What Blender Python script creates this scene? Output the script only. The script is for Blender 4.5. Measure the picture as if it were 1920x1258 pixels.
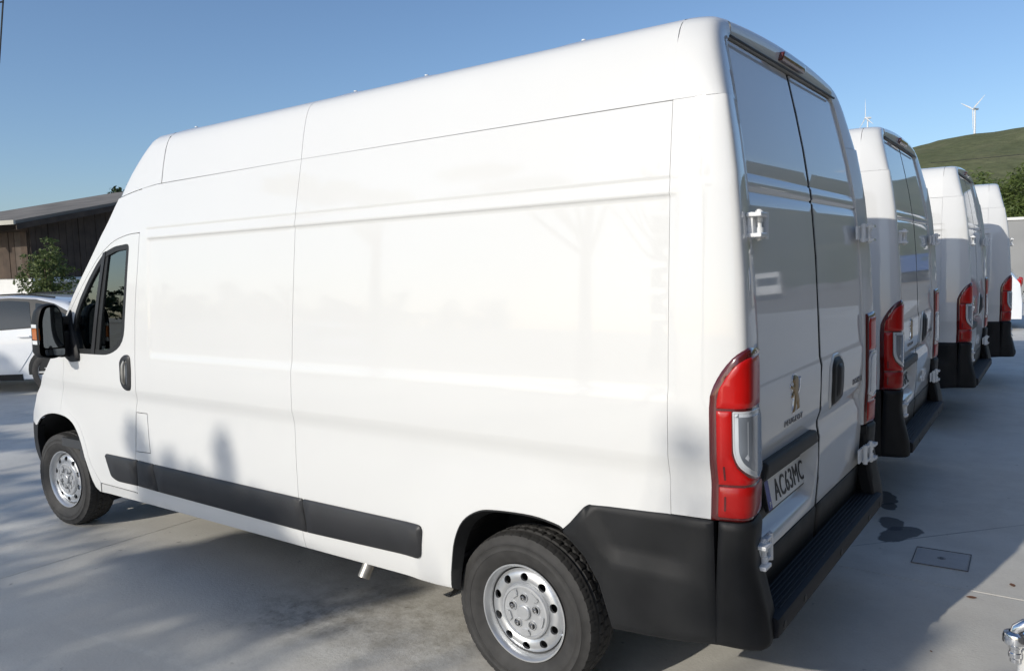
import bpy, bmesh, math, random
from mathutils import Vector, Matrix
from mathutils.geometry import delaunay_2d_cdt
random.seed(7)
scn = bpy.context.scene
for o in list(bpy.data.objects): bpy.data.objects.remove(o)
COL = scn.collection
R = math.radians

# ------------------------------------------------------------------ camera
cd = bpy.data.cameras.new('camera'); cam = bpy.data.objects.new('camera', cd); COL.objects.link(cam)
right = Vector((0.8111333, 0.5840450, -0.0308891)); down = Vector((0.0259335, -0.0886789, -0.9957226)); fwd = Vector((-0.5842860, 0.8068627, -0.0870767))
m = Matrix((right, -down, -fwd)).transposed().to_4x4()
m.translation = Vector((0.7925, -3.4725, 1.7553))
cam.matrix_world = m
cd.sensor_width = 36; cd.sensor_fit = 'HORIZONTAL'; cd.lens = 1473.65/1920*36
cd.clip_start = .05; cd.clip_end = 12000
scn.camera = cam
# ------------------------------------------------------------------ sky, sun, exposure
SUNV = Vector((-.42, -1.98, 1.0)).normalized()          # towards the sun
world = bpy.data.worlds.new('World'); scn.world = world; world.use_nodes = True
nt = world.node_tree; bg = nt.nodes['Background']
sky = nt.nodes.new('ShaderNodeTexSky'); sky.sky_type = 'NISHITA'; sky.sun_disc = False
sky.sun_elevation = math.asin(SUNV.z); sky.sun_rotation = math.atan2(SUNV.x, SUNV.y)
sky.altitude = 300; sky.air_density = 1.0; sky.dust_density = 1.5; sky.ozone_density = 4.0
nt.links.new(sky.outputs[0], bg.inputs[0]); bg.inputs[1].default_value = .121
sd = bpy.data.lights.new('sun', 'SUN'); sun = bpy.data.objects.new('sun', sd); COL.objects.link(sun)
sd.energy = 2.8; sd.angle = R(.53); sd.color = (1, .945, .85)
sun.rotation_euler = SUNV.to_track_quat('Z', 'Y').to_euler()
sun.location = SUNV*60
scn.view_settings.view_transform = 'Standard'; scn.view_settings.look = 'None'
scn.view_settings.exposure = .22; scn.view_settings.gamma = 1; scn.view_settings.use_curve_mapping = False
scn.render.engine = 'CYCLES'
scn.cycles.max_bounces = 8; scn.cycles.use_denoising = True

# ------------------------------------------------------------------ materials
def mat(name, col, rough=.5, metal=0., coat=0., spec=.5, noise=None, bump=None, trans=0., emis=None, rnoise=None):
    """noise: (scale, amount, detail) multiplies the colour; bump: (scale, distance, strength)"""
    M = bpy.data.materials.new(name); M.use_nodes = True; N = M.node_tree; b = N.nodes['Principled BSDF']
    b.inputs['Base Color'].default_value = (*col, 1); b.inputs['Roughness'].default_value = rough; b.inputs['Metallic'].default_value = metal
    b.inputs['Coat Weight'].default_value = coat; b.inputs['Coat Roughness'].default_value = .035 if name == 'white_paint' else .03; b.inputs['Specular IOR Level'].default_value = spec
    b.inputs['Transmission Weight'].default_value = trans
    tc = N.nodes.new('ShaderNodeTexCoord')
    if noise:
        n = N.nodes.new('ShaderNodeTexNoise'); n.inputs['Scale'].default_value = noise[0]; n.inputs['Detail'].default_value = noise[2] if len(noise) > 2 else 6
        N.links.new(tc.outputs['Object'], n.inputs['Vector'])
        mr = N.nodes.new('ShaderNodeMapRange'); mr.inputs[1].default_value = .3; mr.inputs[2].default_value = .7
        mr.inputs[3].default_value = 1-noise[1]; mr.inputs[4].default_value = 1+noise[1]
        N.links.new(n.outputs['Fac'], mr.inputs[0])
        mx = N.nodes.new('ShaderNodeVectorMath'); mx.operation = 'SCALE'; mx.inputs[0].default_value = col
        N.links.new(mr.outputs[0], mx.inputs['Scale']); N.links.new(mx.outputs[0], b.inputs['Base Color'])
    if bump:
        n2 = N.nodes.new('ShaderNodeTexNoise'); n2.inputs['Scale'].default_value = bump[0]; n2.inputs['Detail'].default_value = 5
        N.links.new(tc.outputs['Object'], n2.inputs['Vector'])
        bp = N.nodes.new('ShaderNodeBump'); bp.inputs['Strength'].default_value = bump[2]; bp.inputs['Distance'].default_value = bump[1]
        N.links.new(n2.outputs['Fac'], bp.inputs['Height']); N.links.new(bp.outputs[0], b.inputs['Normal'])
    if rnoise:
        n3 = N.nodes.new('ShaderNodeTexNoise'); n3.inputs['Scale'].default_value = rnoise[0]; N.links.new(tc.outputs['Object'], n3.inputs['Vector'])
        m3 = N.nodes.new('ShaderNodeMapRange'); m3.inputs[3].default_value = rnoise[1]; m3.inputs[4].default_value = rnoise[2]
        N.links.new(n3.outputs['Fac'], m3.inputs[0]); N.links.new(m3.outputs[0], b.inputs['Roughness'])
    return M
M = {}
M['paint'] = mat('white_paint', (.66, .66, .645), .5, coat=.95, spec=.15, noise=(1.2, .010, 3), bump=(1.6, .0008, .15))
M['primer'] = mat('inner_steel', (.62, .62, .61), .6, noise=(6, .05))
M['black'] = mat('black_plastic', (.013, .0135, .0145), .56, spec=.25, noise=(5, .25, 8), bump=(420, .0006, .35), rnoise=(9, .42, .62))
M['step'] = mat('step_rubber', (.009, .010, .014), .6, spec=.3, bump=(200, .0008, .3))
M['trim'] = mat('grey_plastic', (.026, .0265, .0285), .46, spec=.4, noise=(4, .2, 8), bump=(420, .0006, .3))
M['rubber'] = mat('rubber', (.022, .022, .022), .75, bump=(90, .001, .3))
M['seal'] = mat('black_seal', (.010, .011, .012), .55)
M['dark'] = mat('dark_underside', (.018, .018, .018), .85, noise=(8, .3))
M['tyre'] = mat('tyre_rubber', (.029, .028, .027), .72, noise=(14, .3, 8), bump=(160, .0008, .4))
M['rim'] = mat('silver_steel', (.60, .61, .62), .36, metal=.85, noise=(12, .05), bump=(60, .0004, .1))
M['hubcap'] = mat('silver_plastic', (.48, .49, .50), .42, metal=.6, noise=(20, .06))
M['bolt'] = mat('steel_bolt', (.35, .35, .35), .35, metal=1.)
M['chrome'] = mat('chrome', (.75, .76, .78), .12, metal=1.)
M['badge'] = mat('dark_chrome', (.20, .20, .21), .28, metal=.9)
M['hinge'] = mat('hinge_paint', (.74, .75, .75), .35, coat=.6)
M['red'] = mat('red_lens', (.43, .003, .002), .30, coat=.45, spec=.3, noise=(7, .10, 2))
M['redlow'] = mat('red_reflector', (.33, .003, .002), .35, coat=.4, spec=.3, bump=(420, .0012, .6))
M['darkred'] = mat('dark_red_lens', (.085, .006, .006), .15, coat=1.)
M['clear'] = mat('clear_lens', (.52, .55, .58), .2, coat=1., noise=(9, .12, 2))
M['chamber'] = mat('lamp_chamber', (.26, .29, .33), .22, metal=.4, coat=1., noise=(5, .15, 1))
M['lensrim'] = mat('lens_rim', (.52, .53, .54), .2, coat=1.)
M['amber'] = mat('amber_lens', (.48, .13, .012), .2, coat=1., bump=(200, .001, .5))
M['smoke'] = mat('smoked_red_lens', (.10, .018, .012), .12, coat=1.)
M['plate'] = mat('plate_white', (.72, .72, .70), .35)
M['ink'] = mat('plate_ink', (.02, .02, .02), .5)
M['blue'] = mat('plate_blue', (.05, .07, .32), .4)
M['gold'] = mat('brass_relief', (.34, .25, .14), .4, metal=.7)
M['seat'] = mat('seat_fabric', (.05, .065, .09), .9, noise=(60, .3))
M['carpet'] = mat('cab_plastic', (.035, .037, .04), .6)
M['mirror'] = mat('mirror_glass', (.17, .19, .205), .02, metal=1.)
M['exhaust'] = mat('exhaust_steel', (.42, .40, .36), .4, metal=.7, noise=(18, .25))
def glass_mat(name, tint, refl=.0):
    g = bpy.data.materials.new(name); g.use_nodes = True; N = g.node_tree
    for n in list(N.nodes):
        if n.type != 'OUTPUT_MATERIAL': N.nodes.remove(n)
    out = [n for n in N.nodes if n.type == 'OUTPUT_MATERIAL'][0]
    t = N.nodes.new('ShaderNodeBsdfTransparent'); t.inputs[0].default_value = (*tint, 1)
    gl = N.nodes.new('ShaderNodeBsdfGlossy'); gl.inputs['Roughness'].default_value = .01; gl.inputs[0].default_value = (.95, 1, .97, 1)
    fr = N.nodes.new('ShaderNodeFresnel'); fr.inputs[0].default_value = 1.52
    ma = N.nodes.new('ShaderNodeMath'); ma.operation = 'MULTIPLY_ADD'; ma.inputs[1].default_value = 2.0; ma.inputs[2].default_value = refl
    mx = N.nodes.new('ShaderNodeMixShader')
    N.links.new(fr.outputs[0], ma.inputs[0]); N.links.new(ma.outputs[0], mx.inputs[0]); N.links.new(t.outputs[0], mx.inputs[1]); N.links.new(gl.outputs[0], mx.inputs[2])
    N.links.new(mx.outputs[0], out.inputs[0])
    return g
M['glass'] = glass_mat('tinted_glass', (.42, .52, .50), .07)

# ------------------------------------------------------------------ object helpers
def tag(o, label=None, cat=None, group=None, kind=None):
    if label: o['label'] = label
    if cat: o['category'] = cat
    if group: o['group'] = group
    if kind: o['kind'] = kind
    return o
def empty(name, loc=(0, 0, 0), rz=0.):
    o = bpy.data.objects.new(name, None); COL.objects.link(o); o.location = loc; o.rotation_euler.z = rz; o.empty_display_size = .2
    return o
def mk(name, verts, faces, mats, parent=None, smooth=False, fm=None, sharp=None):
    me = bpy.data.meshes.new(name); me.from_pydata([tuple(v) for v in verts], [], faces)
    for mm in (mats if isinstance(mats, (list, tuple)) else [mats]): me.materials.append(M[mm] if isinstance(mm, str) else mm)
    if fm: me.polygons.foreach_set('material_index', fm)
    if smooth:
        me.polygons.foreach_set('use_smooth', [True]*len(me.polygons))
        if sharp is not None: me.set_sharp_from_angle(angle=R(sharp))
    me.update()
    o = bpy.data.objects.new(name, me); COL.objects.link(o); o.parent = parent
    return o
class MB:
    """collects simple solids into one mesh"""
    def __init__(s): s.v = []; s.f = []; s.m = []; s.mi = 0
    def add(s, vs, fs):
        b = len(s.v); s.v += [Vector(v) for v in vs]; s.f += [tuple(i+b for i in f) for f in fs]; s.m += [s.mi]*len(fs)
    def box(s, c, d, rot=None):
        c = Vector(c); h = Vector(d)/2
        vs = [Vector((sx*h.x, sy*h.y, sz*h.z)) for sx in (-1, 1) for sy in (-1, 1) for sz in (-1, 1)]
        if rot is not None: vs = [rot @ v for v in vs]
        s.add([c+v for v in vs], [(0, 1, 3, 2), (4, 6, 7, 5), (0, 4, 5, 1), (2, 3, 7, 6), (0, 2, 6, 4), (1, 5, 7, 3)])
    def tube(s, pts, r, n=10, caps=True):
        pts = [Vector(p) for p in pts]; rs = r if isinstance(r, (list, tuple)) else [r]*len(pts); base = len(s.v); vs = []
        for i, p in enumerate(pts):
            t = (pts[min(i+1, len(pts)-1)]-pts[max(i-1, 0)]).normalized()
            a = t.orthogonal().normalized() if i == 0 else (a - t*a.dot(t)).normalized()
            b = t.cross(a)
            vs += [p+(a*math.cos(2*math.pi*k/n)+b*math.sin(2*math.pi*k/n))*rs[i] for k in range(n)]
        fs = [(i*n+k, i*n+(k+1) % n, (i+1)*n+(k+1) % n, (i+1)*n+k) for i in range(len(pts)-1) for k in range(n)]
        if caps: fs += [tuple(range(n-1, -1, -1)), tuple((len(pts)-1)*n+k for k in range(n))]
        s.add(vs, fs)
    def lathe(s, prof, axis_o, axis, up, n=48, close=False):
        """prof: (radius, along-axis) pairs"""
        ax = Vector(axis).normalized(); u = Vector(up); u = (u-ax*u.dot(ax)).normalized(); w = ax.cross(u); o = Vector(axis_o)
        vs = [o+ax*h+(u*math.cos(2*math.pi*k/n)+w*math.sin(2*math.pi*k/n))*r for r, h in prof for k in range(n)]
        L = len(prof)
        fs = [(i*n+k, i*n+(k+1) % n, ((i+1) % L)*n+(k+1) % n, ((i+1) % L)*n+k) for i in range(L if close else L-1) for k in range(n)]
        s.add(vs, fs)
    def build(s, name, mats, parent=None, smooth=True, sharp=35):
        o = mk(name, s.v, s.f, mats, parent, smooth, s.m, sharp)
        bm = bmesh.new(); bm.from_mesh(o.data); bmesh.ops.recalc_face_normals(bm, faces=bm.faces); bm.to_mesh(o.data); bm.free()
        return o
def bev(o, w=.004, n=2):
    md = o.modifiers.new('bevel', 'BEVEL'); md.width = w; md.segments = n; md.limit_method = 'ANGLE'; md.angle_limit = R(40)
    return o
def copy_tree(o, parent=None):
    c = o.copy(); COL.objects.link(c); c.parent = parent
    for ch in list(o.children): copy_tree(ch, c)
    return c
def mirror_y(o):
    """a copy of a part on the other side of the van's centre line"""
    me = o.data.copy()
    for v in me.vertices: v.co.y = -v.co.y
    me.flip_normals()
    c = bpy.data.objects.new(o.name.split('.')[0], me); COL.objects.link(c); c.parent = o.parent
    for ch in list(o.children):
        d = mirror_y(ch); d.parent = c
    return c
# ---- polygons in a parameter plane, meshed and mapped onto a curved surface
def interp(T, v):
    if v <= T[0][0]: return T[0][1]
    for (a, b), (c, d) in zip(T, T[1:]):
        if v <= c: return b+(d-b)*(v-a)/(c-a)
    return T[-1][1]
def sst(a, b, v):
    t = max(0., min(1., (v-a)/(b-a))); return t*t*(3-2*t)
def pip(x, y, P):
    c = False; j = len(P)-1
    for i in range(len(P)):
        xi, yi = P[i]; xj, yj = P[j]
        if (yi > y) != (yj > y) and x < (xj-xi)*(y-yi)/(yj-yi)+xi: c = not c
        j = i
    return c
def pdist(x, y, P):
    best = 9.
    for (ax, ay), (bx, by) in zip(P, P[1:]+P[:1]):
        dx, dy = bx-ax, by-ay; l = dx*dx+dy*dy
        t = 0 if l == 0 else max(0, min(1, ((x-ax)*dx+(y-ay)*dy)/l))
        d = math.hypot(ax+t*dx-x, ay+t*dy-y)
        if d < best: best = d
    return best
def rounded(P, r, n=5):
    out = []; N = len(P); rr = r if isinstance(r, (list, tuple)) else [r]*N
    for i in range(N):
        p = Vector(P[i]); a = Vector(P[i-1])-p; b = Vector(P[(i+1) % N])-p; q = min(rr[i], a.length*.49, b.length*.49)
        if q < 1e-4: out.append(tuple(p)); continue
        A = p+a.normalized()*q; B = p+b.normalized()*q
        for k in range(n+1):
            t = k/n; out.append(tuple(A*(1-t)**2+p*2*t*(1-t)+B*t*t))
    return out
def smooth_line(L, n=4):
    """Catmull-Rom through an open polyline"""
    L = [Vector(p) for p in L]; out = []
    for i in range(len(L)-1):
        p0 = L[max(i-1, 0)]; p1 = L[i]; p2 = L[i+1]; p3 = L[min(i+2, len(L)-1)]
        for k in range(n):
            t = k/n
            out.append(tuple(.5*((2*p1)+(p2-p0)*t+(2*p0-5*p1+4*p2-p3)*t*t+(3*p1-p0-3*p2+p3)*t**3)))
    out.append(tuple(L[-1])); return out
def densify(P, st):
    out = []
    for a, b in zip(P, P[1:]+P[:1]):
        n = max(1, int(math.ceil(math.hypot(b[0]-a[0], b[1]-a[1])/st)))
        out += [(a[0]+(b[0]-a[0])*k/n, a[1]+(b[1]-a[1])*k/n) for k in range(n)]
    return out
def inset(P, d):
    ar = sum(a[0]*b[1]-b[0]*a[1] for a, b in zip(P, P[1:]+P[:1])); s = 1 if ar > 0 else -1
    out = []; N = len(P)
    for i in range(N):
        p = Vector(P[i]); a = (p-Vector(P[i-1])); b = (Vector(P[(i+1) % N])-p)
        if a.length < 1e-9 or b.length < 1e-9: continue
        a.normalize(); b.normalize()
        n1 = Vector((-a.y, a.x))*s; n2 = Vector((-b.y, b.x))*s; n = n1+n2
        if n.length < .2: continue
        n.normalize(); k = d/max(.45, n.dot(n1)); out.append(tuple(p+n*k))
    return out
def patch(name, outer, fn, mats, parent=None, holes=(), st=.07, us=(), vs=(), thick=.008, off=0., bevel=0., bdrop=None, est=None):
    """mesh the outline (u,v), map it by fn(u,v,offset), give it a rim of depth thick; bevel rolls the edge over"""
    est = est or st; loops = [densify(list(outer), est)]+[densify(list(h), est) for h in holes]
    def cross(L):
        out = []
        for a, b in zip(L, L[1:]+L[:1]):
            ts = []
            for k, lines in ((0, us), (1, vs)):
                d = b[k]-a[k]
                if abs(d) > 1e-6: ts += [t for t in ((x-a[k])/d for x in lines) if .02 < t < .98]
            out.append(a); last = 0
            for t in sorted(ts):
                if t-last > 1e-3: out.append((a[0]+(b[0]-a[0])*t, a[1]+(b[1]-a[1])*t)); last = t
        return out
    if not bevel: loops = [cross(L) for L in loops]
    pts = []; edges = []; nb = 0
    for L in loops:
        b = len(pts); pts += L; edges += [(b+i, b+(i+1) % len(L)) for i in range(len(L))]
    nb = len(pts)
    u0 = min(p[0] for p in loops[0]); u1 = max(p[0] for p in loops[0]); v0 = min(p[1] for p in loops[0]); v1 = max(p[1] for p in loops[0])
    ring = set()
    if bevel:
        for q in densify(inset(loops[0], bevel), est):
            if pip(q[0], q[1], loops[0]) and pdist(q[0], q[1], loops[0]) > bevel*.55: pts.append(q)
    def grid(a, b, extra):
        n = max(1, int(round((b-a)/st))); g = [a+(b-a)*i/n for i in range(1, n)]
        g = [x for x in g if all(abs(x-e) > st*.3 for e in extra)]
        return sorted(g+[e for e in extra if a < e < b])
    mind = max(bevel*1.6, st*.28)
    for u in grid(u0, u1, us):
        for v in grid(v0, v1, vs):
            if pip(u, v, loops[0]) and not any(pip(u, v, h) for h in loops[1:]):
                dd = min(pdist(u, v, L) for L in loops)
                if dd > mind or (not bevel and dd > .006 and (v in vs or u in us)): pts.append((u, v))
    V, Ed, F, ov, _, _ = delaunay_2d_cdt([Vector(p) for p in pts], edges, [], 0, 1e-6)
    tris = []
    for f in F:
        cx = sum(V[i].x for i in f)/len(f); cy = sum(V[i].y for i in f)/len(f)
        if pip(cx, cy, loops[0]) and not any(pip(cx, cy, h) for h in loops[1:]):
            a_, b_, c_ = (V[i] for i in f); ar = abs((b_-a_).x*(c_-a_).y-(b_-a_).y*(c_-a_).x); lm = max((b_-a_).length, (c_-b_).length, (a_-c_).length)
            if ar/lm > .0009: tris.append(tuple(f))      # leave slivers out: they spoil the shading normals
    back = {}
    for i, L in enumerate(ov):
        for o in L: back[o] = i
    dr = bevel*.8 if bdrop is None else bdrop
    bset = {back[i] for i in range(len(loops[0])) if i in back} if bevel else set()
    W = [fn(p.x, p.y, off-(dr if i in bset else 0)) for i, p in enumerate(V)]
    # orientation
    t = tris[len(tris)//2]; n = (W[t[1]]-W[t[0]]).cross(W[t[2]]-W[t[0]])
    cx = sum(V[i].x for i in t)/3; cy = sum(V[i].y for i in t)/3
    outd = fn(cx, cy, off+.02)-fn(cx, cy, off)
    if n.dot(outd) < 0: tris = [tuple(reversed(t)) for t in tris]
    faces = list(tris); verts = list(W)
    if thick:
        cnt = {}
        for t in tris:
            for a, b in ((t[0], t[1]), (t[1], t[2]), (t[2], t[0])):
                cnt[(a, b)] = 1
        bed = [(a, b) for (a, b) in cnt if (b, a) not in cnt]
        mp = {}
        def dup(i, o_):
            k = (i, o_)
            if k not in mp: mp[k] = len(verts); verts.append(fn(V[i].x, V[i].y, o_) if o_ is not None else W[i].copy())
            return mp[k]
        bo = off-dr-thick
        for a, b in bed: faces.append((dup(b, None), dup(a, None), dup(a, bo), dup(b, bo)))
    return mk(name, verts, faces, mats, parent, True)
def text_mesh(body, h, ext=.001, spacing=1.):
    cu = bpy.data.curves.new('lettering', 'FONT'); cu.body = body; cu.size = 1; cu.extrude = ext/h*1.38; cu.space_character = spacing; cu.align_x = 'CENTER'
    o = bpy.data.objects.new('lettering', cu); COL.objects.link(o)
    dg = bpy.context.evaluated_depsgraph_get(); me = bpy.data.meshes.new_from_object(o.evaluated_get(dg))
    bpy.data.objects.remove(o)
    ys = [v.co.y for v in me.vertices]; k = h/(max(ys)-min(ys)); y0 = (max(ys)+min(ys))/2
    vs = [Vector((v.co.x*k, (v.co.y-y0)*k, v.co.z*k)) for v in me.vertices]; fs = [tuple(p.vertices) for p in me.polygons]
    bpy.data.meshes.remove(me)
    return vs, fs

# ================================================================== GROUND, HILLS
def ground_mat(name, col, slab=True):
    g = bpy.data.materials.new(name); g.use_nodes = True; N = g.node_tree; L = N.links; b = N.nodes['Principled BSDF']
    geo = N.nodes.new('ShaderNodeNewGeometry'); P = geo.outputs['Position']
    def noise(sc, det=8, ro=.6, dist=0.):
        n = N.nodes.new('ShaderNodeTexNoise'); n.inputs['Scale'].default_value = sc; n.inputs['Detail'].default_value = det; n.inputs['Roughness'].default_value = ro
        n.inputs['Distortion'].default_value = dist; L.new(P, n.inputs['Vector']); return n.outputs['Fac']
    def mr(x, a, b_, c, d):
        q = N.nodes.new('ShaderNodeMapRange'); q.inputs[1].default_value = a; q.inputs[2].default_value = b_; q.inputs[3].default_value = c; q.inputs[4].default_value = d
        L.new(x, q.inputs[0]); return q.outputs[0]
    def mul(x, y):
        q = N.nodes.new('ShaderNodeMath'); q.operation = 'MULTIPLY'; L.new(x, q.inputs[0])
        if isinstance(y, (int, float)): q.inputs[1].default_value = y
        else: L.new(y, q.inputs[1])
        return q.outputs[0]
    def mix(fac, c1, c2):
        q = N.nodes.new('ShaderNodeMix'); q.data_type = 'RGBA'
        L.new(fac, q.inputs[0])
        for s, c in ((q.inputs[6], c1), (q.inputs[7], c2)):
            if isinstance(c, tuple): s.default_value = (*c, 1)
            else: L.new(c, s)
        return q.outputs[2]
    c = mix(mr(noise(.45, 6, .6, .6), .35, .65, 0, 1), tuple(x*.86 for x in col), tuple(x*1.1 for x in col))
    c = mix(mr(noise(3.1, 9, .68), .42, .72, 0, .75), c, tuple(x*.78*(1.0 if i else 1.02) for i, x in enumerate(col)))
    c = mix(mr(noise(70, 4, .7), .55, .75, 0, .45), c, tuple(x*.58 for x in col))
    c = mix(mr(noise(16, 3, .5), .70, .735, 0, .55), c, tuple(x*.38 for x in col))
    if slab:
        def ell(cx, cy, rx, ry, wob, edge, ang=0.):
            mp = N.nodes.new('ShaderNodeMapping'); mp.vector_type = 'TEXTURE'
            mp.inputs['Location'].default_value = (cx, cy, 0); mp.inputs['Rotation'].default_value = (0, 0, ang); mp.inputs['Scale'].default_value = (rx, ry, 1)
            L.new(P, mp.inputs['Vector'])
            nn = N.nodes.new('ShaderNodeTexNoise'); nn.inputs['Scale'].default_value = 6.; nn.inputs['Detail'].default_value = 5; L.new(P, nn.inputs['Vector'])
            ad = N.nodes.new('ShaderNodeVectorMath'); ad.operation = 'LENGTH'; L.new(mp.outputs[0], ad.inputs[0])
            sm = N.nodes.new('ShaderNodeMath'); sm.operation = 'MULTIPLY_ADD'; L.new(nn.outputs['Fac'], sm.inputs[0]); sm.inputs[1].default_value = wob; L.new(ad.outputs['Value'], sm.inputs[2])
            return mr(sm.outputs[0], 1+wob*.5-edge, 1+wob*.5+edge, 1, 0)
        for cx, cy, rx, ry, ang in ((-.09, 1.86, .09, .20, -.35), (-.18, 2.05, .08, .13, .3), (-.31, 2.62, .075, .15, .3), (-.25, 2.42, .05, .09, 0)):
            c = mix(mul(ell(cx, cy, rx, ry, 1.5, .07, ang), .85), c, (.06, .064, .07))
        # worn dusty patch and old damp mark by the rear wheel, pale scuffs
        c = mix(mul(mul(ell(-1.95, -.72, .75, .42, 1.3, .5, .1), mr(noise(9, 9, .75), .4, .62, 0, 1)), .55), c, (.20, .175, .13))
        c = mix(mul(mul(ell(-2.35, -.95, .34, .22, 1.5, .5, .3), mr(noise(14, 9, .75), .42, .6, 0, 1)), .5), c, (.10, .095, .085))
        for cx, cy, rx, ry, ang in ((-2.72, -1.62, .55, .02, .12), (-3.62, -1.45, .22, .016, .25), (-.03, 5.95, .012, 1.0, -.35), (.37, 2.65, .008, .22, -.4), (-2.45, -1.52, .28, .09, .2)):
            c = mix(mul(mul(ell(cx, cy, rx, ry, .9, .6, ang), mr(noise(22, 6, .7), .4, .6, .1, 1)), .5), c, (.62, .60, .54))
        # diagonal shrinkage crack
        for cx, cy, rx, ry, ang in ((.12, 1.95, .62, .006, .85),):
            c = mix(mul(ell(cx, cy, rx, ry, 1.1, .35, ang), .6), c, (.10, .10, .10))
    L.new(c, b.inputs['Base Color']); L.new(mr(noise(2.4, 6), .3, .7, .48, .72), b.inputs['Roughness']); b.inputs['Specular IOR Level'].default_value = .35
    bp = N.nodes.new('ShaderNodeBump'); bp.inputs['Strength'].default_value = .6; bp.inputs['Distance'].default_value = .004
    L.new(noise(55, 8, .7), bp.inputs['Height']); L.new(bp.outputs[0], b.inputs['Normal'])
    return g
M['concrete'] = ground_mat('concrete', (.60, .58, .525))
M['infill'] = ground_mat('cover_infill', (.43, .43, .42), False)
M['dirt'] = ground_mat('dry_earth', (.30, .25, .18), False)
M['joint'] = mat('joint_filler', (.13, .125, .12), .9)
gs = 6000
tag(mk('ground', [(-gs, -gs, -.06), (gs, -gs, -.06), (gs, gs, -.06), (-gs, gs, -.06)], [(0, 1, 2, 3)], 'dirt'), kind='structure')
pav = tag(mk('pavement', [(-28.4, -13.88, -.012), (13.6, -13.88, -.012), (13.6, 36.1, -.012), (-28.4, 36.1, -.012)], [(0, 1, 2, 3)], 'joint'), kind='structure')
def slab_mesh(w, h):
    g = .003; c = .002; v = []; 
    for z, i in ((-.03, g), (-c, g), (0, g+c*.8)):
        v += [(i, i, z), (w-i, i, z), (w-i, h-i, z), (i, h-i, z)]
    f = [(8, 9, 10, 11)]
    for r in (0, 4):
        f += [(r+k, r+(k+1) % 4, r+4+(k+1) % 4, r+4+k) for k in range(4)]
    me = bpy.data.meshes.new('slab'); me.from_pydata(v, [], f); me.materials.append(M['concrete']); return me
SM = slab_mesh(6., 5.)
for i in range(7):
    for j in range(10):
        o = bpy.data.objects.new('slab', SM); COL.objects.link(o); o.parent = pav; o.location = (-28.38+6*i, -13.88+5*j, 0)

# manhole cover, set flush in the slab
t = tag(empty('manhole_cover', (.186, 1.523, 0), .04), 'rectangular concrete-filled inspection cover set flush in the pavement', 'manhole cover')
M['covermetal'] = mat('worn_steel_frame', (.17, .17, .17), .6, metal=.4, noise=(30, .3))
b = MB()
for sx, sy, w, d in ((0, -.141, .287, .005), (0, .141, .287, .005), (-.141, 0, .005, .277), (.141, 0, .005, .277)): b.box((sx, sy, .0035), (w, d, .005))
b.build('frame', 'covermetal', t, False)
b = MB(); b.box((0, 0, .002), (.266, .266, .004)); b.build('infill', 'infill', t, False)
b = MB(); b.lathe([(.0, .0062), (.011, .0062), (.013, .004)], (0, 0, 0), (0, 0, 1), (1, 0, 0), 16); b.lathe([(.017, .0055), (.021, .0055), (.021, .004)], (0, 0, 0), (0, 0, 1), (1, 0, 0), 16)
b.build('lifting_socket', 'covermetal', t)

# hills: one terrain sheet
def fbm(x, y, o=5):
    from mathutils import noise as mn
    return mn.fractal(Vector((x, y, 3.3)), 1., 2., o)
RID = [(20, 6.3), (45, 6.6), (60, 7.2), (72, 7.9), (84, 7.35), (90, 7.1), (93, 6.98), (95.5, 6.93), (97, 6.75), (98.7, 6.45), (100.5, 6.0), (103, 5.4), (110, 4.2), (120, 3.2), (135, 2.0), (150, .7), (170, .4)]
def ridge(az): return math.tan(R(interp(RID, az)))*1500+1.75
hv = []; hf = []; NA, NR = 300, 44
for i in range(NA+1):
    az = 20+150*i/NA
    for j in range(NR+1):
        r = 120+(1900-120)*(j/NR)**1.15
        s = sst(150, 1500, r)
        q = (.25*s+.75*s*s) if r < 1500 else 1-.5*((r-1500)/400)
        z = -1.2+(ridge(az)+1.2)*q
        x, y = r*math.cos(R(az)), r*math.sin(R(az))
        z += fbm(x*.004, y*.004)*16*sst(200, 700, r)*(1-sst(1150, 1450, r)*.99)+fbm(x*.03, y*.03, 3)*1.6*sst(200, 600, r)
        hv.append((x+.79, y-3.47, z))
for i in range(NA):
    for j in range(NR):
        a = i*(NR+1)+j; hf.append((a, a+NR+1, a+NR+2, a+1))
hm = bpy.data.materials.new('hillside_scrub'); hm.use_nodes = True; N = hm.node_tree; L = N.links; b = N.nodes['Principled BSDF']; b.inputs['Roughness'].default_value = .95; b.inputs['Specular IOR Level'].default_value = .05
geo = N.nodes.new('ShaderNodeNewGeometry')
def tn(sc, det=8):
    n = N.nodes.new('ShaderNodeTexNoise'); n.inputs['Scale'].default_value = sc; n.inputs['Detail'].default_value = det; n.inputs['Roughness'].default_value = .65; L.new(geo.outputs['Position'], n.inputs['Vector']); return n.outputs['Fac']
def rampc(f, stops):
    r = N.nodes.new('ShaderNodeValToRGB'); L.new(f, r.inputs[0]); e = r.color_ramp.elements
    while len(e) < len(stops): e.new(.5)
    for k, (p, c) in enumerate(stops): e[k].position = p; e[k].color = (*c, 1)
    return r.outputs[0]
c1 = rampc(tn(.012), [(.3, (.105, .120, .062)), (.5, (.130, .140, .076)), (.7, (.170, .166, .100))])
c2 = rampc(tn(.09, 9), [(.36, (.80, .80, .80)), (.62, (1.10, 1.10, 1.08))])
mx = N.nodes.new('ShaderNodeMix'); mx.data_type = 'RGBA'; mx.blend_type = 'MULTIPLY'; mx.inputs[0].default_value = 1
L.new(c1, mx.inputs[6]); L.new(c2, mx.inputs[7]); L.new(mx.outputs[2], b.inputs['Base Color'])
bp = N.nodes.new('ShaderNodeBump'); bp.inputs['Distance'].default_value = 3; bp.inputs['Strength'].default_value = .8; L.new(tn(.10, 6), bp.inputs['Height']); L.new(bp.outputs[0], b.inputs['Normal'])
M['hill'] = hm
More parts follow.
